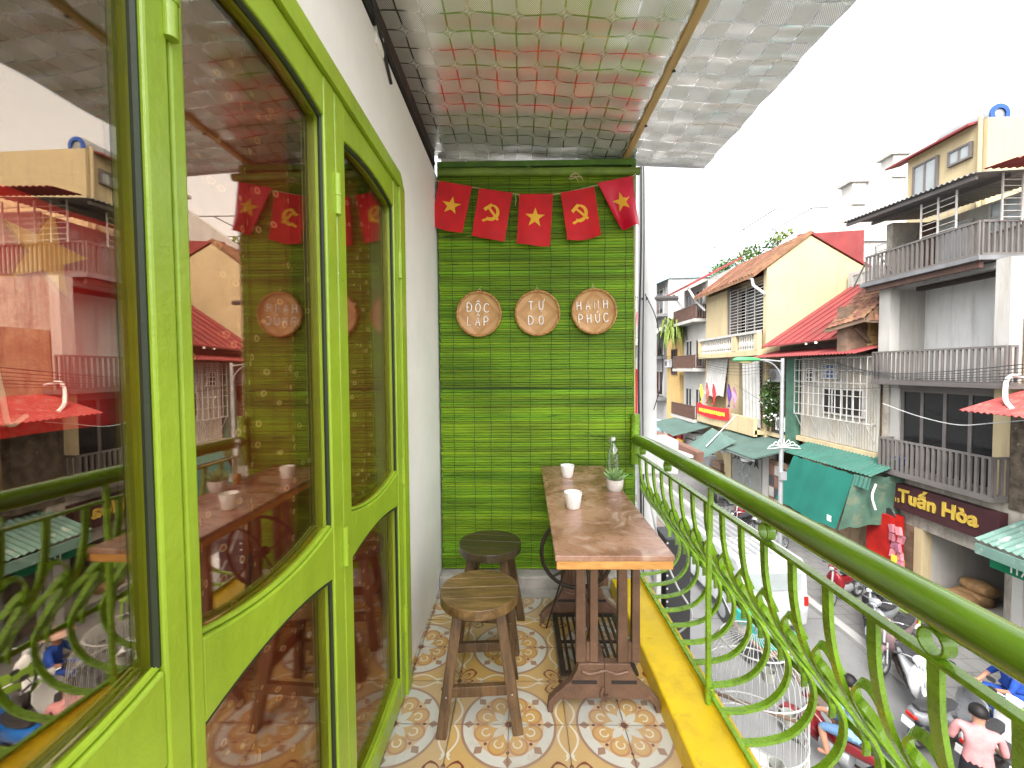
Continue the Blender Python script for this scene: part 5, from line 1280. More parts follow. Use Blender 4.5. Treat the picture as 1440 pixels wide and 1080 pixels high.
# ------------------------------------------------------------------ street furniture
lp = thing('street_lamp', 'galvanised street lamp post with a green lamp head', 'street lamp', (8.05, 12.75, ZG))
MB().tube([(8.05, 12.75, ZG + .11), (8.05, 12.75, -2), (8.05, 12.75, 1.52)], [.075, .062, .05], 14).build('pole', M_galv, lp, True)
MB().tube([(8.05, 12.75, 1.42), (7.6, 12.78, 1.47), (7.3, 12.8, 1.48)], .026, 10).build('arm', M_galv, lp, True)
MB().tube(bez([(8.05, 12.75, .72), (7.97, 12.76, 1.1), (7.75, 12.77, 1.36), (7.5, 12.78, 1.45)]), .022, 10).build('brace', M_galv, lp, True)
m = MB(); m.lathe([(0, -.02), (.06, 0), (.11, .12), (.135, .4), (.13, .65), (.08, .78), (0, .8)], 18, (0, 0, 0), 'x')
m.v = [(7.38 - a, 12.80 + b_, 1.475 + c_ * (.75 if c_ > 0 else .35)) for a, b_, c_ in m.v]; hd = m.build('lamp_head', ps('green_lamp_shell', (.10, .42, .16), .4, bump=.02), lp, True)
m = MB(); m.lathe([(0, -.1), (.08, -.06), (.1, 0), (0, 0)], 16); m.v = [(6.95 + a * 2.6, 12.8 + b_, 1.44 + c_ * .8) for a, b_, c_ in m.v]; m.build('lens', ps('yellowed_lens', (.66, .58, .28), .3, bump=0), hd, True)
m = MB()
for k in range(9):
    a = k / 8 * PI; m.tube(bez([(8.05, 12.68, -1.2), (8.05 + .35 * math.cos(a), 12.62, -1.22 + .28 * math.sin(a)), (8.05 + .5 * math.cos(a), 12.62, -1.22 + .1 * math.sin(a))], 4), .014, 5)
m.build('star_ornament', M_whitewire, lp); MB().box(7.95, 8.15, 12.62, 12.70, -2.2, -1.95).build('pole_box', M_galv, lp)

up_ = thing('white_pole', 'white utility pole with black cables just beyond the blind', 'pole', (.93, 2.95, ZG))
MB().tube([(.915, 2.95, ZG), (.912, 2.95, .3), (.905, 2.95, 3.4)], [.075, .068, .062], 20).build('pole', M_white, up_, True)
MB().box(.84, 1.10, 2.85, 3.1, .50, .74).build('box', M_white, up_, bevel=.01)
m = MB(); m.tube(bez([(.84, 2.9, 3.3), (.845, 2.88, 2.2), (.835, 2.9, 1.2), (.85, 2.88, .2), (.86, 2.9, -1.5)]), .007, 6); m.build('cable', M_cable, up_)
m = MB(); m.tube(bez([(.85, 2.88, 3.3), (.862, 2.87, 2.2), (.858, 2.88, 1.2), (.865, 2.87, .2), (.87, 2.9, -1.5)]), .004, 6); m.build('cable', M_cable, up_)
m = MB(); m.tube(bez([(.87, 2.87, 1.75), (.95, 2.86, 1.55), (.99, 2.86, 1.2), (.93, 2.86, .95)]), .0032, 6); m.build('cable', M_cable, up_)
MB().tube([(.88, 2.9, 1.72), (1.12, 2.95, 1.73)], .018, 8).build('bracket', M_greypaint, up_)
bs_ = thing('black_box_sign', 'tall black box sign with a white dotted edge below the railing', 'sign', (1.08, 2.85, -1))
MB().box(.99, 1.16, 2.78, 3.0, -1.9, .08).build('case', M_blackpl, bs_, bevel=.006); MB().box(.935, .965, 2.80, 2.9, -1.9, .05).build('white_post', M_white, bs_)
m = MB()
for k in range(40): m.lathe([(0, -.002), (.007, -.002), (.007, 0), (0, 0)], 6, (1.0, 2.779, .05 - k * .045), 'y')
m.build('bulb_dots', M_white, bs_, kind='stuff')
na = thing('neighbour_awning', 'white sheet awning with a brown timber edge below the railing end', 'awning', (2.2, 6, .1))
m = MB(); m.hexa([(1.4, 6.1, .10), (2.55, 5.9, -.06), (2.3, 8.6, .0), (1.3, 8.6, .2), (1.4, 6.1, .14), (2.55, 5.9, -.02), (2.3, 8.6, .04), (1.3, 8.6, .24)]); m.build('sheet', M_white, na)
MB().beam((2.56, 5.86, -.03), (2.02, 8.0, .24), .12, .15).build('timber_edge', ps('brown_timber', (.28, .15, .11), .7, var=.2, stretch=(1, .3, 1)), na)
m = MB(); m.tube(bez([(.80, 2.6, .55), (.84, 2.5, .2), (.93, 2.45, -.05), (1.05, 2.5, -.3), (.9, 2.6, -.5), (.85, 2.7, -.4)]), .006, 6); tag(m.build('loose_cable', M_whitewire, None), 'loose white cable looping outside the railing', 'cable')

# bird cage hanging outside the railing
bc = thing('bird_cage', 'white wire bird cage hanging outside the railing', 'bird cage', (1.03, 1.78, -.62))
CX, CY, CR = 1.035, 1.80, .20
m = MB(); NR = 44
for k in range(NR):
    a = 2 * PI * k / NR; ca, sa = math.cos(a), math.sin(a)
    m.tube([(CX + CR * ca, CY + CR * sa, -.62), (CX + CR * ca, CY + CR * sa, -.13), (CX + CR * .93 * ca, CY + CR * .93 * sa, -.04), (CX + CR * .7 * ca, CY + CR * .7 * sa, .03), (CX + .03 * ca, CY + .03 * sa, .075)], .0013, 4)
m.build('bars', M_whitewire, bc, kind='stuff')
for zz, rr in ((-.62, CR), (-.42, CR), (-.36, CR), (-.13, CR), (.03, CR * .7)):
    m = MB(); m.tube([(CX + rr * math.cos(2 * PI * k / 36), CY + rr * math.sin(2 * PI * k / 36), zz) for k in range(36)], .0035, 6, closed=True); m.build('hoop', M_whitewire, bc, True)
m = MB(); m.tube([(CX + CR * math.cos(2 * PI * k / 96), CY + CR * math.sin(2 * PI * k / 96), -.39 + .028 * (1 if k % 2 else -1)) for k in range(96)], .002, 4, closed=True); m.build('zigzag', M_whitewire, bc)
MB().tube([(CX - .19, CY + .03, -.22), (CX + .19, CY - .06, -.30)], .008, 8).build('perch', M_oldwood, bc, True)
for (dx, dy, dz) in ((.14, -.02, -.30), (.02, -.13, -.42), (.12, .1, -.20)):
    m = MB(); m.lathe([(0, -.025), (.026, -.025), (.03, .02), (.027, .02), (.024, -.02), (0, -.02)], 16, (CX + dx, CY + dy, dz)); m.build('seed_cup', ps('pale_plastic_cup', (.60, .62, .56), .4, bump=0), bc, True)
m = MB(); m.lathe([(0, -.63), (CR, -.63), (CR, -.622), (0, -.622)], 36, (CX, CY, 0)); m.build('tray', M_white, bc)
m = MB(); m.tube(bez([(CX, CY, .07), (CX, CY, .14), (CX - .05, CY, .20), (CX - .135, CY, .275)]), .004, 6); m.build('hook', M_galv, bc)
# ------------------------------------------------------------------ shop clutter farther down
def tarp(name, lab, cat, pts, mat, sag=.1):
    a, b, c_, d = map(Vector, pts)
    m = MB(); m.sheet(lambda u, v: a.lerp(b, u).lerp(d.lerp(c_, u), v) + Vector((0, 0, -sag * math.sin(u * PI) * math.sin(v * PI))), 10, 8, .012); return tag(m.build(name, mat, None, True), lab, cat)
tarp('slanted_awning', 'slanted grey green cloth awning on a pole', 'awning', ((8.84, 19, -1.5), (9.46, 18, -1.96), (7.45, 17.5, -2.75), (7.8, 19.5, -2.53)), M_canvas)
m = MB(); m.tube([(9.9, 19, -.95), (8.3, 18.4, -2.25)], .03, 6); tag(m.build('awning_pole', M_galv, None), 'thin diagonal pole holding the slanted cloth awning', 'pole')
tarp('shop_awning', 'flat green cloth awning below the white balcony house', 'awning', ((8.7, 27.5, -2.35), (8.7, 23.4, -2.6), (10.6, 22.8, -1.95), (10.6, 27.5, -1.95)), M_canvas)
ls = thing('lit_red_sign', 'small red and yellow shop sign under the green awnings', 'sign', (9.8, 25, -3))
MB().box(9.62, 9.75, 24.6, 25.3, -3.0, -2.68).build('red_half', M_redp, ls); MB().box(9.625, 9.75, 24.6, 25.3, -3.3, -3.005).build('yellow_half', M_gold, ls)
dr = thing('blue_drum', 'pale blue plastic drum with a domed lid far down the street', 'drum', (9.9, 30, -3.6))
m = MB(); m.lathe([(0, -1.1), (.42, -1.1), (.48, -.5), (.50, 0), (.47, .1), (.46, .12)], 20, (9.95, 30, -2.9)); m.build('body', ps('pale_blue_plastic', (.30, .45, .52), .5, bump=.02), dr, True)
m = MB(); m.lathe([(.5, .12), (.5, .2), (.36, .42), (0, .52)], 20, (9.95, 30, -2.9)); m.build('lid', ps('pale_blue_lid', (.42, .56, .60), .5, bump=.02), dr, True)
MB().box(9.6, 10.3, 29.6, 30.4, ZG + .115, -4.0).build('stand', M_brownrail, dr)
sf = thing('street_flag', 'small red flag on a bracket far down the street', 'flag', (9.6, 33, 4.5))
m = MB(); m.tube([(10.6, 33, 5.0), (9.3, 33, 5.9)], .03, 5); m.build('staff', M_white, sf); m = MB(); m.sheet(lambda u, v: (9.35 + .5 * u, 33 + .1 * math.sin(v * 5), 5.8 + .3 * -u - 1.2 * v), 5, 6, .01); m.build('cloth', M_flag, sf, True)
for k in range(5):
    yy = 20.6 + k * 1.6; m = MB(); m.box(10.0 + .2 * (k % 2), 10.6, yy, yy + 1.2, ZG + .115, ZG + 1.2 + .5 * (k % 3)); m.box(10.05, 10.6, yy + .1, yy + 1.0, ZG + 1.25 + .5 * (k % 3), ZG + 1.6 + .5 * (k % 3))
    tag(m.build('goods_shelf', [M_oldwood, M_greysheet, M_whitewall, M_brownrail, M_redp][k], None, bevel=.02), ['wooden goods shelf nearest the cream column', 'grey metal goods shelf in the shop row', 'white goods shelf in the shop row', 'brown goods shelf in the shop row', 'red goods shelf at the far end of the shop row'][k], 'shelf')
for k, pts in enumerate((((.86, 2.9, 1.72), (4.5, 16, 3.9), (10.6, 33, 5.4)), ((10.9, 9.3, .9), (10.4, 14, .55), (10.7, 18.5, 1.0)), ((8.05, 12.75, .4), (9.5, 16, -.1), (10.9, 21, .4)))):
    m = MB(); m.tube(bez(pts, 10), .008, 5); tag(m.build('street_cable', M_cable, None), ['black cable running from the white pole down the street', 'black cable sagging across the clad house front', 'black cable from the lamp post to the cream house'][k], 'cable', 'street cables')

for k in range(6):
    z0 = 1.1 + .09 * k; y0 = 8.4 + .2 * k
    m = MB(); m.tube(bez([(10.5 - .03 * k, y0 - 4, z0 + .1), (10.45, y0 + 2.2, z0 - .25 - .05 * k), (10.55, 15.5, z0 + .15), (10.3, 20, z0 - .2 + .06 * k), (10.5, 26, z0 + .4), (10.2, 36, z0 + .8)], 8), .007 + .002 * (k % 3), 5)
    tag(m.build('phone_cable', M_cable, None), ['lowest cable of the sagging bundle along the house fronts', 'second lowest cable of the sagging bundle', 'third lowest cable of the sagging bundle', 'third highest cable of the sagging bundle', 'second highest cable of the sagging bundle', 'highest cable of the sagging bundle along the house fronts'][k], 'cable', 'cable bundle along the house fronts')
for k, (x, y, z, lab) in enumerate(((10.95, 29.9, 1.6, 'white air conditioner box on the yellow house'),)):
    ac = thing('air_conditioner', lab, 'air conditioner', (x, y, z - .28))
    MB().box(x - .34, x - .06, y - .40, y + .40, z - .28, z + .28).build('case', M_white, ac, bevel=.02)
    MB().lathe([(0, -.012), (.2, -.012), (.215, 0), (0, .01)], 18, (x - .345, y + .1, z), 'x').build('fan_grille', M_greypaint, ac)
    for dy in (-.3, .3): MB().beam((x - .36, y + dy, z - .30), (x + .12, y + dy, z - .30), .03, .03).build('bracket', M_galv, ac)

# ------------------------------------------------------------------ motorbikes
def scooter(name, lab, x, y, head, paint, kind='scooter', group='motorbikes parked on the pavement', z=None, side_stand=0.10):
    s = thing(name, lab, 'motorbike', (x, y, ZG + .115 if z is None else z), head, group, world=False)
    s.rotation_euler = (0, side_stand, head)
    wr = .255
    def wheel(yc):
        m = MB(); m.lathe([(wr - .065, -.035), (wr - .03, -.048), (wr - .006, -.035), (wr, 0), (wr - .006, .035), (wr - .03, .048), (wr - .065, .035)], 24, (0, yc, wr), 'x', False); t_ = m.build('wheel', M_rubber, s, True)
        r = MB(); r.lathe([(wr - .085, -.028), (wr - .062, -.032), (wr - .062, .032), (wr - .085, .028)], 24, (0, yc, wr), 'x', False); r.lathe([(0, -.04), (.05, -.035), (.05, .035), (0, .04)], 12, (0, yc, wr), 'x')
        for k in range(5):
            a = k * 2 * PI / 5; r.beam((0, yc, wr), (0, yc + .175 * math.cos(a), wr + .175 * math.sin(a)), .03, .022, (1, 0, 0))
        r.build('rim', M_galv, t_)
    wheel(.63); wheel(-.60)
    P = paint
    if kind == 'scooter':
        b = MB(); b.loft([((0, -.88, .70), .05, .05, 0), ((0, -.78, .64), .13, .11, 0), ((0, -.5, .58), .17, .15, 0), ((0, -.2, .52), .165, .15, 0), ((0, -.06, .40), .15, .12, 0), ((0, 0, .32), .14, .06, 0)]); b.build('rear_body', P, s, True)
        b = MB(); b.loft([((0, -.1, .27), .14, .035, 0), ((0, .1, .25), .16, .035, 0), ((0, .32, .27), .15, .04, 0)]); b.build('footboard', M_blackpl, s, True)
        b = MB(); b.loft([((0, .34, .24), .10, .06, .5), ((0, .40, .40), .19, .05, 1.15), ((0, .45, .60), .23, .05, 1.2), ((0, .43, .78), .20, .06, 1.3), ((0, .38, .90), .10, .05, 1.3)], 14); b.build('front_shield', P, s, True)
    else:
        b = MB(); b.loft([((0, -.92, .76), .03, .03, 0), ((0, -.75, .70), .10, .08, 0), ((0, -.4, .62), .12, .12, 0), ((0, -.05, .54), .10, .12, 0), ((0, .15, .56), .07, .10, 0), ((0, .32, .68), .08, .10, .5), ((0, .42, .82), .07, .05, .5)]); b.build('rear_body', P, s, True)
        b = MB(); b.loft([((0, .22, .36), .03, .10, 0), ((.0, .32, .52), .20, .14, .6), ((0, .38, .70), .19, .10, .7), ((0, .40, .84), .09, .05, .7)], 14); b.build('front_shield', P, s, True)
        b = MB(); b.loft([((0, -.22, .36), .12, .12, 0), ((0, .02, .34), .13, .13, 0), ((0, .2, .36), .10, .10, 0)], 12); b.build('engine', M_galv, s, True)
    b = MB(); b.loft([((0, -.80, .80), .06, .03, .1), ((0, -.65, .79), .12, .045, .05), ((0, -.4, .765), .145, .05, 0), ((0, -.15, .745), .12, .05, 0), ((0, .02, .74), .06, .03, 0)]); b.build('seat', M_blackpl, s, True)
    b = MB(); b.loft([((0, .86, .40), .05, .02, -.5), ((0, .78, .52), .075, .025, -.3), ((0, .62, .55), .085, .03, 0), ((0, .46, .50), .07, .03, .4)]); b.build('front_mudguard', P, s, True)
    b = MB(); b.tube([(-.075, .64, .26), (-.06, .50, .62)], .018, 8); b.tube([(.075, .64, .26), (.06, .50, .62)], .018, 8); b.tube([(0, .50, .6), (0, .38, .98)], .025, 8); b.build('fork', M_galv, s, True)
    b = MB(); b.tube(bez([(-.33, .24, 1.00), (-.2, .30, 1.02), (0, .36, .99), (.2, .30, 1.02), (.33, .24, 1.00)], 4), .014, 8); h = b.build('handlebar', M_chrome, s, True)
    for sg in (-1, 1):
        b = MB(); b.tube([(sg * .22, .285, 1.017), (sg * .34, .235, .998)], .021, 8); b.build('grip', M_blackpl, h, True)
        b = MB(); b.tube([(sg * .2, .30, 1.02), (sg * .25, .31, 1.16)], .006, 6); b.build('mirror_stem', M_blackpl, h)
        b = MB(); b.loft([((sg * .27, .325, 1.18), .05, .035, 0), ((sg * .27, .30, 1.18), .06, .042, 0)], 12); b.build('mirror', M_blackpl, h, True)
    b = MB(); b.loft([((0, .29, 1.0), .08, .05, 0), ((0, .38, 1.0), .12, .075, 0), ((0, .46, .96), .08, .06, 0)]); b.build('headset', P, s, True)
    b = MB(); b.loft([((0, .455, .95), .065, .045, 0), ((0, .485, .945), .05, .035, 0)], 12); b.build('headlight', M_paleglass, s, True)
    b = MB(); b.loft([((0, -.90, .66), .07, .03, 0), ((0, -.86, .66), .09, .045, 0)], 12); b.build('tail_light', M_redp, s, True)
    b = MB(); b.tube([(.13, -.05, .2), (.15, -.35, .2), (.16, -.42, .24), (.16, -.85, .32)], [.02, .022, .045, .05], 10); b.build('exhaust', M_iron_dark, s, True)
    MB().box(-.09, .09, -.925, -.915, .47, .60).build('number_plate', M_white, s)
    MB().beam((-.02, -.02, .24), (-.14, -.06, .012), .02, .02).build('side_stand', M_iron_dark, s)
    return s
PW = ps('white_bike_paint', (.74, .75, .76), .28, var=.04, bump=0, coat=.5); PK = ps('black_bike_paint', (.025, .025, .028), .28, var=.1, bump=0, coat=.5)
PR = ps('dark_red_bike_paint', (.22, .015, .02), .3, bump=0, coat=.5); PS = ps('silver_bike_paint', (.34, .35, .37), .3, .4, bump=0, coat=.4); PB = ps('blue_bike_paint', (.02, .16, .55), .3, bump=0, coat=.5)
PI2 = ps('pinkish_grey_bike_paint', (.30, .20, .21), .3, .3, bump=0, coat=.4)
scooter('motorbike', 'black motorbike with pinkish grey panels parked beside the kerb', 7.95, 8.62, R(118), PI2, 'bike')
scooter('motorbike', 'black and silver motorbike behind the green plastic table', 8.75, 10.0, R(125), PK, 'bike')
scooter('motorbike', 'dark red motorbike by the lamp post', 8.7, 11.0, R(115), PR, 'bike')
scooter('motorbike', 'silver scooter parked past the lamp post', 8.6, 13.9, R(120), PS)
scooter('motorbike', 'red motorbike near the graffiti shutter', 9.0, 16.3, R(110), PR, 'bike')
scooter('motorbike', 'black scooter farthest down the pavement', 9.1, 18.6, R(112), PK)
scooter('motorbike', 'dark motorbike close to the kerb past the white van', 8.2, 15.2, R(122), PK, 'bike')
scooter('motorbike', 'white scooter nearest the drain channel', 7.45, 7.62, R(150), PW)
scooter('motorbike', 'white and blue scooter next to the pink shirted person', 7.55, 6.55, R(-70), PW, z=ZG)
scooter('motorbike', 'grey scooter between the two white scooters', 7.25, 6.95, R(-78), PS, z=ZG)
scooter('motorbike', 'white scooter at the right edge of the view', 9.25, 7.25, R(130), PW)
scooter('motorbike', 'silver motorbike leaning behind the black motorbike', 8.35, 9.35, R(120), PS, 'bike')
scooter('motorbike', 'blue panelled scooter lowest at the right edge', 7.95, 6.1, R(-75), PB, z=ZG)
RIDE = scooter('ridden_motorbike', 'dark red motorbike ridden along the road by the person in light blue', 4.96, 6.40, R(28), PR, 'bike', 'motorbikes on the road', ZG, 0.0)

# ------------------------------------------------------------------ white van and hand cart on the road
vn = thing('white_van', 'white van with a ribbed roof parked on the road', 'van', (5.85, 11.6, ZG), 0, world=False)
b = MB(); b.prism([(-2.05, .32), (-2.1, .75), (-2.0, 1.75), (-1.85, 1.86), (1.0, 1.86), (1.2, 1.78), (1.75, 1.08), (2.15, .92), (2.2, .34)], 'yz', -.80, .80); b.build('body', ps('van_white', (.55, .56, .57), .35, bump=0), vn, bevel=.06)
MB().box(-.70, .70, -.6, .95, 1.862, 1.872).build('roof_panel', M_greysheet, vn)
for k in range(7): MB().box(-.62 + k * .2, -.54 + k * .2, -1.7, .9, 1.858, 1.885).build('roof_rib', M_galv, vn, bevel=.006)
MB().hexa([(-.70, 1.235, 1.745), (.70, 1.235, 1.745), (.74, 1.765, 1.10), (-.74, 1.765, 1.10), (-.70, 1.25, 1.765), (.70, 1.25, 1.765), (.74, 1.785, 1.11), (-.74, 1.785, 1.11)]).build('windscreen', M_winglass, vn)
MB().box(-.62, .62, -2.075, -2.03, 1.2, 1.6).build('rear_window', M_paleglass, vn)
for sg in (-1, 1):
    for ya, yb in ((-1.7, -.7), (-.6, .2), (.3, 1.1)): MB().box(sg * .80 - .006, sg * .80 + .006, ya, yb, 1.12, 1.62).build('side_window', M_winglass, vn)
    for yc in (-1.3, 1.4):
        m = MB(); m.lathe([(.0, -.09), (.2, -.1), (.31, -.09), (.325, 0), (.31, .09), (.2, .1), (0, .09)], 24, (sg * .74, yc, .325), 'x'); w_ = m.build('wheel', M_rubber, vn, True)
        m = MB(); m.lathe([(0, -.112), (.19, -.106), (.19, .106), (0, .112)], 18, (sg * .74, yc, .325), 'x'); m.build('rim', M_galv, w_)
    MB().box(sg * .62 - .12, sg * .62 + .12, 2.13, 2.20, .68, .85).build('headlight', M_paleglass, vn, bevel=.01); MB().box(sg * .72 - .04, sg * .72 + .04, -2.115, -2.08, .85, 1.05).build('tail_light', M_redp, vn)
vn.rotation_euler.z = R(2)
ct = thing('hand_cart', 'small hand cart with turquoise boxes behind the white van', 'cart', (5.35, 8.95, ZG), R(8), world=False)
MB().box(-.4, .4, -.6, .6, .45, .52).build('deck', M_oldwood, ct, bevel=.01)
M_turq = ps('turquoise_plastic', (.05, .42, .36), .4, bump=.02)
for q in ((-.36, .0, -.5, .0), (.04, .38, -.5, .05), (-.3, .3, .1, .55)): MB().box(q[0], q[1], q[2], q[3], .525, .82).build('crate', M_turq, ct, bevel=.015)
for sg in (-1, 1): m = MB(); m.lathe([(0, -.03), (.24, -.03), (.25, 0), (.24, .03), (0, .03)], 20, (sg * .45, 0, .25), 'x'); m.build('wheel', M_rubber, ct, True)
m = MB(); m.tube([(-.3, .6, .5), (-.3, 1.1, .9), (.3, 1.1, .9), (.3, .6, .5)], .018, 6); m.build('handle', M_galv, ct)

# ------------------------------------------------------------------ plastic table and chairs
gt = thing('plastic_table', 'lime green plastic table on the far pavement', 'table', (9.35, 9.75, ZG + .115), R(10), world=False)
MB().box(-.36, .36, -.36, .36, .50, .54).build('top', M_lime, gt, bevel=.015)
for sx in (-1, 1):
    for sy in (-1, 1): MB().beam((sx * .30, sy * .30, .50), (sx * .33, sy * .33, 0), .06, .06).build('leg', M_lime, gt, bevel=.008)
m = MB(); m.box(-.12, .12, -.1, .1, .5405, .555); m.v = [(a + 9.45, b_ + 9.7, c_ + ZG + .115) for a, b_, c_ in m.v]; tag(m.build('paper', M_white, None), 'white sheet of paper on the lime table', 'paper')
m = MB(); m.lathe([(0, 0), (.10, 0), (.04, .32), (0, .33)], 12, (9.02, 9.9, ZG + .655)); tag(m.build('yellow_cone', M_gold, None, True), 'small yellow cone standing on the lime table', 'cone')
def pchair(x, y, rz, lab):
    c_ = thing('plastic_chair', lab, 'chair', (x, y, ZG + .115), rz, 'lime plastic chairs', world=False)
    MB().box(-.20, .20, -.20, .20, .40, .43).build('seat', M_lime, c_, bevel=.012)
    for sx in (-1, 1):
        for sy in (-1, 1): MB().beam((sx * .17, sy * .17, .40), (sx * .20, sy * .20, 0), .05, .05).build('leg', M_lime, c_, bevel=.006)
    m = MB(); m.sheet(lambda u, v: (-.2 + .4 * u, -.19 - .05 * v - .03 * math.sin(u * PI), .43 + .36 * v), 8, 3, .02); m.build('backrest', M_lime, c_, True)
pchair(8.55, 7.15, R(70), 'lime plastic chair under the person in blue')
pchair(8.95, 6.85, R(-60), 'lime plastic chair beside the seated person in blue')

# ------------------------------------------------------------------ people
def person(name, lab, loc, rz, J, mats, extra=None):
    """one continuous skinned body; J maps joints to (x, y, z, radius); faces take the cloth of the nearest limb"""
    bones = [('pelvis', 'chest', 'shirt'), ('chest', 'neck', 'shirt'), ('neck', 'head', 'skin'), ('head', 'crown', 'hair'),
             ('chest', 'shl', 'shirt'), ('shl', 'ell', 'sleeve'), ('ell', 'wrl', 'skin'), ('wrl', 'hal', 'skin'), ('chest', 'shr', 'shirt'), ('shr', 'elr', 'sleeve'), ('elr', 'wrr', 'skin'), ('wrr', 'har', 'skin'),
             ('pelvis', 'hil', 'shorts'), ('hil', 'knl', 'shorts'), ('knl', 'anl', 'shin'), ('anl', 'tol', 'shoe'), ('pelvis', 'hir', 'shorts'), ('hir', 'knr', 'shorts'), ('knr', 'anr', 'shin'), ('anr', 'tor', 'shoe')]
    keys = list(J); vs = [J[k][:3] for k in keys]; es = [(keys.index(a), keys.index(b_)) for a, b_, _ in bones]
    me = bpy.data.meshes.new(name); me.from_pydata(vs, es, []); o = bpy.data.objects.new(name, me); COL.objects.link(o)
    sk = o.modifiers.new('skin', 'SKIN'); sk.use_smooth_shade = True
    for i, k in enumerate(keys):
        d = me.skin_vertices[0].data[i]; r_ = J[k][3]; d.radius = r_ if isinstance(r_, tuple) else (r_, r_); d.use_root = (k == 'pelvis')
    ss = o.modifiers.new('sub', 'SUBSURF'); ss.levels = 2; ss.render_levels = 2
    bpy.context.view_layer.update()
    m2 = bpy.data.meshes.new_from_object(o.evaluated_get(bpy.context.evaluated_depsgraph_get())); bpy.data.objects.remove(o)
    names = ['shirt', 'skin', 'hair', 'sleeve', 'shorts', 'shin', 'shoe']; m2.materials.clear()
    for n_ in names: m2.materials.append(mats.get(n_, M_skin))
    for p in m2.polygons:
        c_ = Vector(p.center); best = None
        for a, b_, g_ in bones:
            A_, B_ = Vector(J[a][:3]), Vector(J[b_][:3]); t_ = max(0, min(1, (c_ - A_).dot(B_ - A_) / max(1e-6, (B_ - A_).length_squared))); dd = (c_ - A_.lerp(B_, t_)).length
            if best is None or dd < best[0]: best = (dd, g_, t_)
        g_ = best[1]
        if g_ in ('shirt', 'shorts') and abs(c_.x) < .2 and (c_ - Vector(J['pelvis'][:3])).length < .2: g_ = 'shirt' if c_.z > J['pelvis'][2] - .03 else 'shorts'
        p.material_index = names.index(g_); p.use_smooth = True
    root = thing(name, lab, 'person', loc, rz, 'people in the street', world=False)
    bo_ = bpy.data.objects.new('body', m2); COL.objects.link(bo_); bo_.parent = root
    # face, hair cap, fingers
    h = Vector(J['head'][:3]); cr = Vector(J['crown'][:3]); R0 = J['head'][3] if not isinstance(J['head'][3], tuple) else J['head'][3][0]
    m = MB()
    for i in range(9):
        th = i / 8 * 1.75
        for k in range(18):
            a = 2 * PI * k / 18; rr = R0 * 1.22; cut = 1.0 if math.sin(a) < .3 else .72
            m.v.append((h.x + rr * math.sin(th * cut) * math.cos(a), h.y - .012 + rr * 1.05 * math.sin(th * cut) * math.sin(a), h.z + .03 + rr * 1.12 * math.cos(th * cut)))
    for i in range(8): m.f += [(i * 18 + k, i * 18 + (k + 1) % 18, i * 18 + 18 + (k + 1) % 18, i * 18 + 18 + k) for k in range(18)]
    m.mi = [0] * len(m.f); m.build('hair', mats.get('hair', M_hair), root, True)
    m = MB(); m.tube([(h.x, h.y + R0 * 1.0, h.z + .02), (h.x, h.y + R0 * 1.28, h.z - .015)], [.010, .014], 6); m.build('nose', M_skin, root, True)
    for sg in (-1, 1):
        m = MB(); m.lathe([(0, -.008), (.009, -.004), (.009, .004), (0, .008)], 8, (h.x + sg * .032, h.y + R0 * .98, h.z + .025), 'y'); m.build('eye', M_hair, root)
        m = MB(); m.loft([((h.x + sg * R0 * 1.02, h.y - .01, h.z - .01), .012, .03, 0), ((h.x + sg * R0 * 1.02, h.y + .012, h.z), .012, .026, 0)], 8); m.build('ear', M_skin, root, True)
    for wk, hk in (('wrl', 'hal'), ('wrr', 'har')):
        w0, h0 = Vector(J[wk][:3]), Vector(J[hk][:3]); d = (h0 - w0).normalized(); sd = d.cross(Vector((0, 0, 1))); sd = sd.normalized() if sd.length > .01 else Vector((1, 0, 0)); dn = sd.cross(d)
        m = MB()
        for k, L in enumerate((.062, .072, .066, .052)):
            p = h0 + sd * (-.027 + k * .018); m.tube([p, p + d * L * .5 + dn * -.008, p + d * L * .75 - dn * .03, p + d * L * .55 - dn * .05], [.010, .0095, .009, .007], 6)
        p = w0.lerp(h0, .45) + sd * -.03; m.tube([p, p - sd * .025 + d * .03, p - sd * .02 + d * .06 - dn * .015], [.011, .010, .008], 6)
        m.build('fingers', M_skin, root, True)
    if extra: extra(root)
    return root
M_ltblue = ps('light_blue_shirt', (.30, .47, .66), .85, var=.1, scale=14, bump=.4, bscale=24); M_jean = ps('blue_shorts', (.13, .24, .40), .85, bump=.2)
M_pinks = ps('pink_shirt', (.66, .30, .30), .85, var=.12, scale=12, bump=.3, bscale=30); M_blackc = ps('black_trousers', (.02, .02, .024), .85, bump=.2); M_bluec = ps('deep_blue_clothes', (.02, .075, .38), .85, var=.2, scale=10, bump=.3, bscale=24)
def ride(lean=.12, head=0.0):
    return {'pelvis': (0, -.34, .84, .13), 'chest': (0, -.34 + lean, 1.20, (.15, .115)), 'neck': (0, -.31 + lean, 1.40, .055), 'head': (0, -.27 + lean, 1.53, .085), 'crown': (0, -.28 + lean, 1.60, .07),
            'shl': (-.19, -.33 + lean, 1.33, .065), 'ell': (-.30, -.10 + lean * .5, 1.13, .045), 'wrl': (-.31, .14, 1.04, .03), 'hal': (-.30, .215, 1.03, .034),
            'shr': (.19, -.33 + lean, 1.33, .065), 'elr': (.30, -.10 + lean * .5, 1.13, .045), 'wrr': (.31, .14, 1.04, .03), 'har': (.30, .215, 1.03, .034),
            'hil': (-.10, -.30, .83, .10), 'knl': (-.20, .12, .74, .068), 'anl': (-.19, .02, .36, .042), 'tol': (-.20, .16, .31, .036),
            'hir': (.10, -.30, .83, .10), 'knr': (.20, .12, .74, .068), 'anr': (.19, .02, .36, .042), 'tor': (.20, .16, .31, .036)}
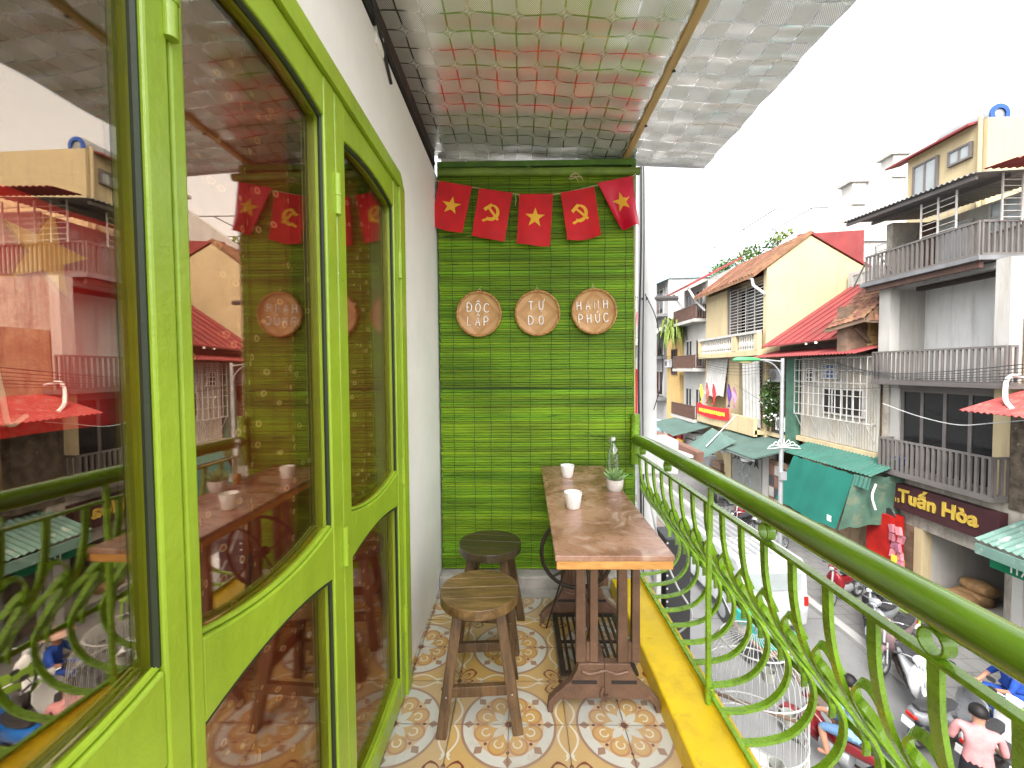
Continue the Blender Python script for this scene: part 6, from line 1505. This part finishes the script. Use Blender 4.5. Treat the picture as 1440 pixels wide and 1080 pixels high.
person('person', 'person in a light blue shirt and blue shorts riding a motorbike', (4.96, 6.40, ZG), R(28), ride(), {'shirt': M_ltblue, 'sleeve': M_ltblue, 'shorts': M_jean, 'hair': M_hair, 'shoe': M_skin, 'shin': M_skin})
Jp = {'pelvis': (0, 0, .95, .13), 'chest': (0, .03, 1.25, (.15, .11)), 'neck': (0, .04, 1.44, .055), 'head': (0, .07, 1.56, .085), 'crown': (0, .06, 1.63, .07),
      'shl': (-.19, .03, 1.37, .065), 'ell': (-.26, .08, 1.10, .045), 'wrl': (-.20, .28, 1.02, .03), 'hal': (-.18, .35, 1.02, .034), 'shr': (.19, .03, 1.37, .065), 'elr': (.26, .08, 1.10, .045), 'wrr': (.20, .28, 1.02, .03), 'har': (.18, .35, 1.02, .034),
      'hil': (-.10, 0, .92, .10), 'knl': (-.11, .03, .50, .068), 'anl': (-.11, 0, .09, .045), 'tol': (-.12, .14, .045, .04), 'hir': (.10, 0, .92, .10), 'knr': (.11, .05, .50, .068), 'anr': (.11, .02, .09, .045), 'tor': (.12, .16, .045, .04)}
person('person', 'person in a pink shirt standing beside the white and blue scooter', (6.30, 5.62, ZG), R(-40), Jp, {'shirt': M_pinks, 'sleeve': M_pinks, 'shorts': M_blackc, 'shin': M_blackc, 'shoe': M_blackc, 'hair': M_hair})
Js = {'pelvis': (0, -.04, .52, .13), 'chest': (0, .02, .84, (.15, .115)), 'neck': (0, .06, 1.02, .055), 'head': (0, .10, 1.14, .085), 'crown': (0, .09, 1.21, .07),
      'shl': (-.18, .03, .95, .065), 'ell': (-.27, .16, .72, .045), 'wrl': (-.14, .34, .64, .03), 'hal': (-.10, .40, .64, .034), 'shr': (.18, .03, .95, .065), 'elr': (.27, .16, .72, .045), 'wrr': (.14, .34, .64, .03), 'har': (.10, .40, .64, .034),
      'hil': (-.10, .0, .51, .10), 'knl': (-.16, .38, .52, .07), 'anl': (-.15, .36, .09, .045), 'tol': (-.16, .50, .045, .04), 'hir': (.10, .0, .51, .10), 'knr': (.16, .38, .52, .07), 'anr': (.15, .36, .09, .045), 'tor': (.16, .50, .045, .04)}
def hat(root):
    m = MB(); m.lathe([(.25, 0), (.255, .008), (.16, .035), (.11, .05), (.10, .12), (.07, .145), (0, .15), ], 28, (0, .09, 1.20), caps=False); m.build('hat', ps('pinkish_straw_hat', (.62, .40, .33), .8, var=.1, bump=.4, bscale=60), root, True)
person('person', 'person in deep blue clothes and a pinkish hat sitting on a plastic chair', (8.55, 7.15, ZG + .115), R(70), Js, {'shirt': M_bluec, 'sleeve': M_bluec, 'shorts': M_bluec, 'shin': M_bluec, 'shoe': M_blackc, 'hair': M_hair}, hat)
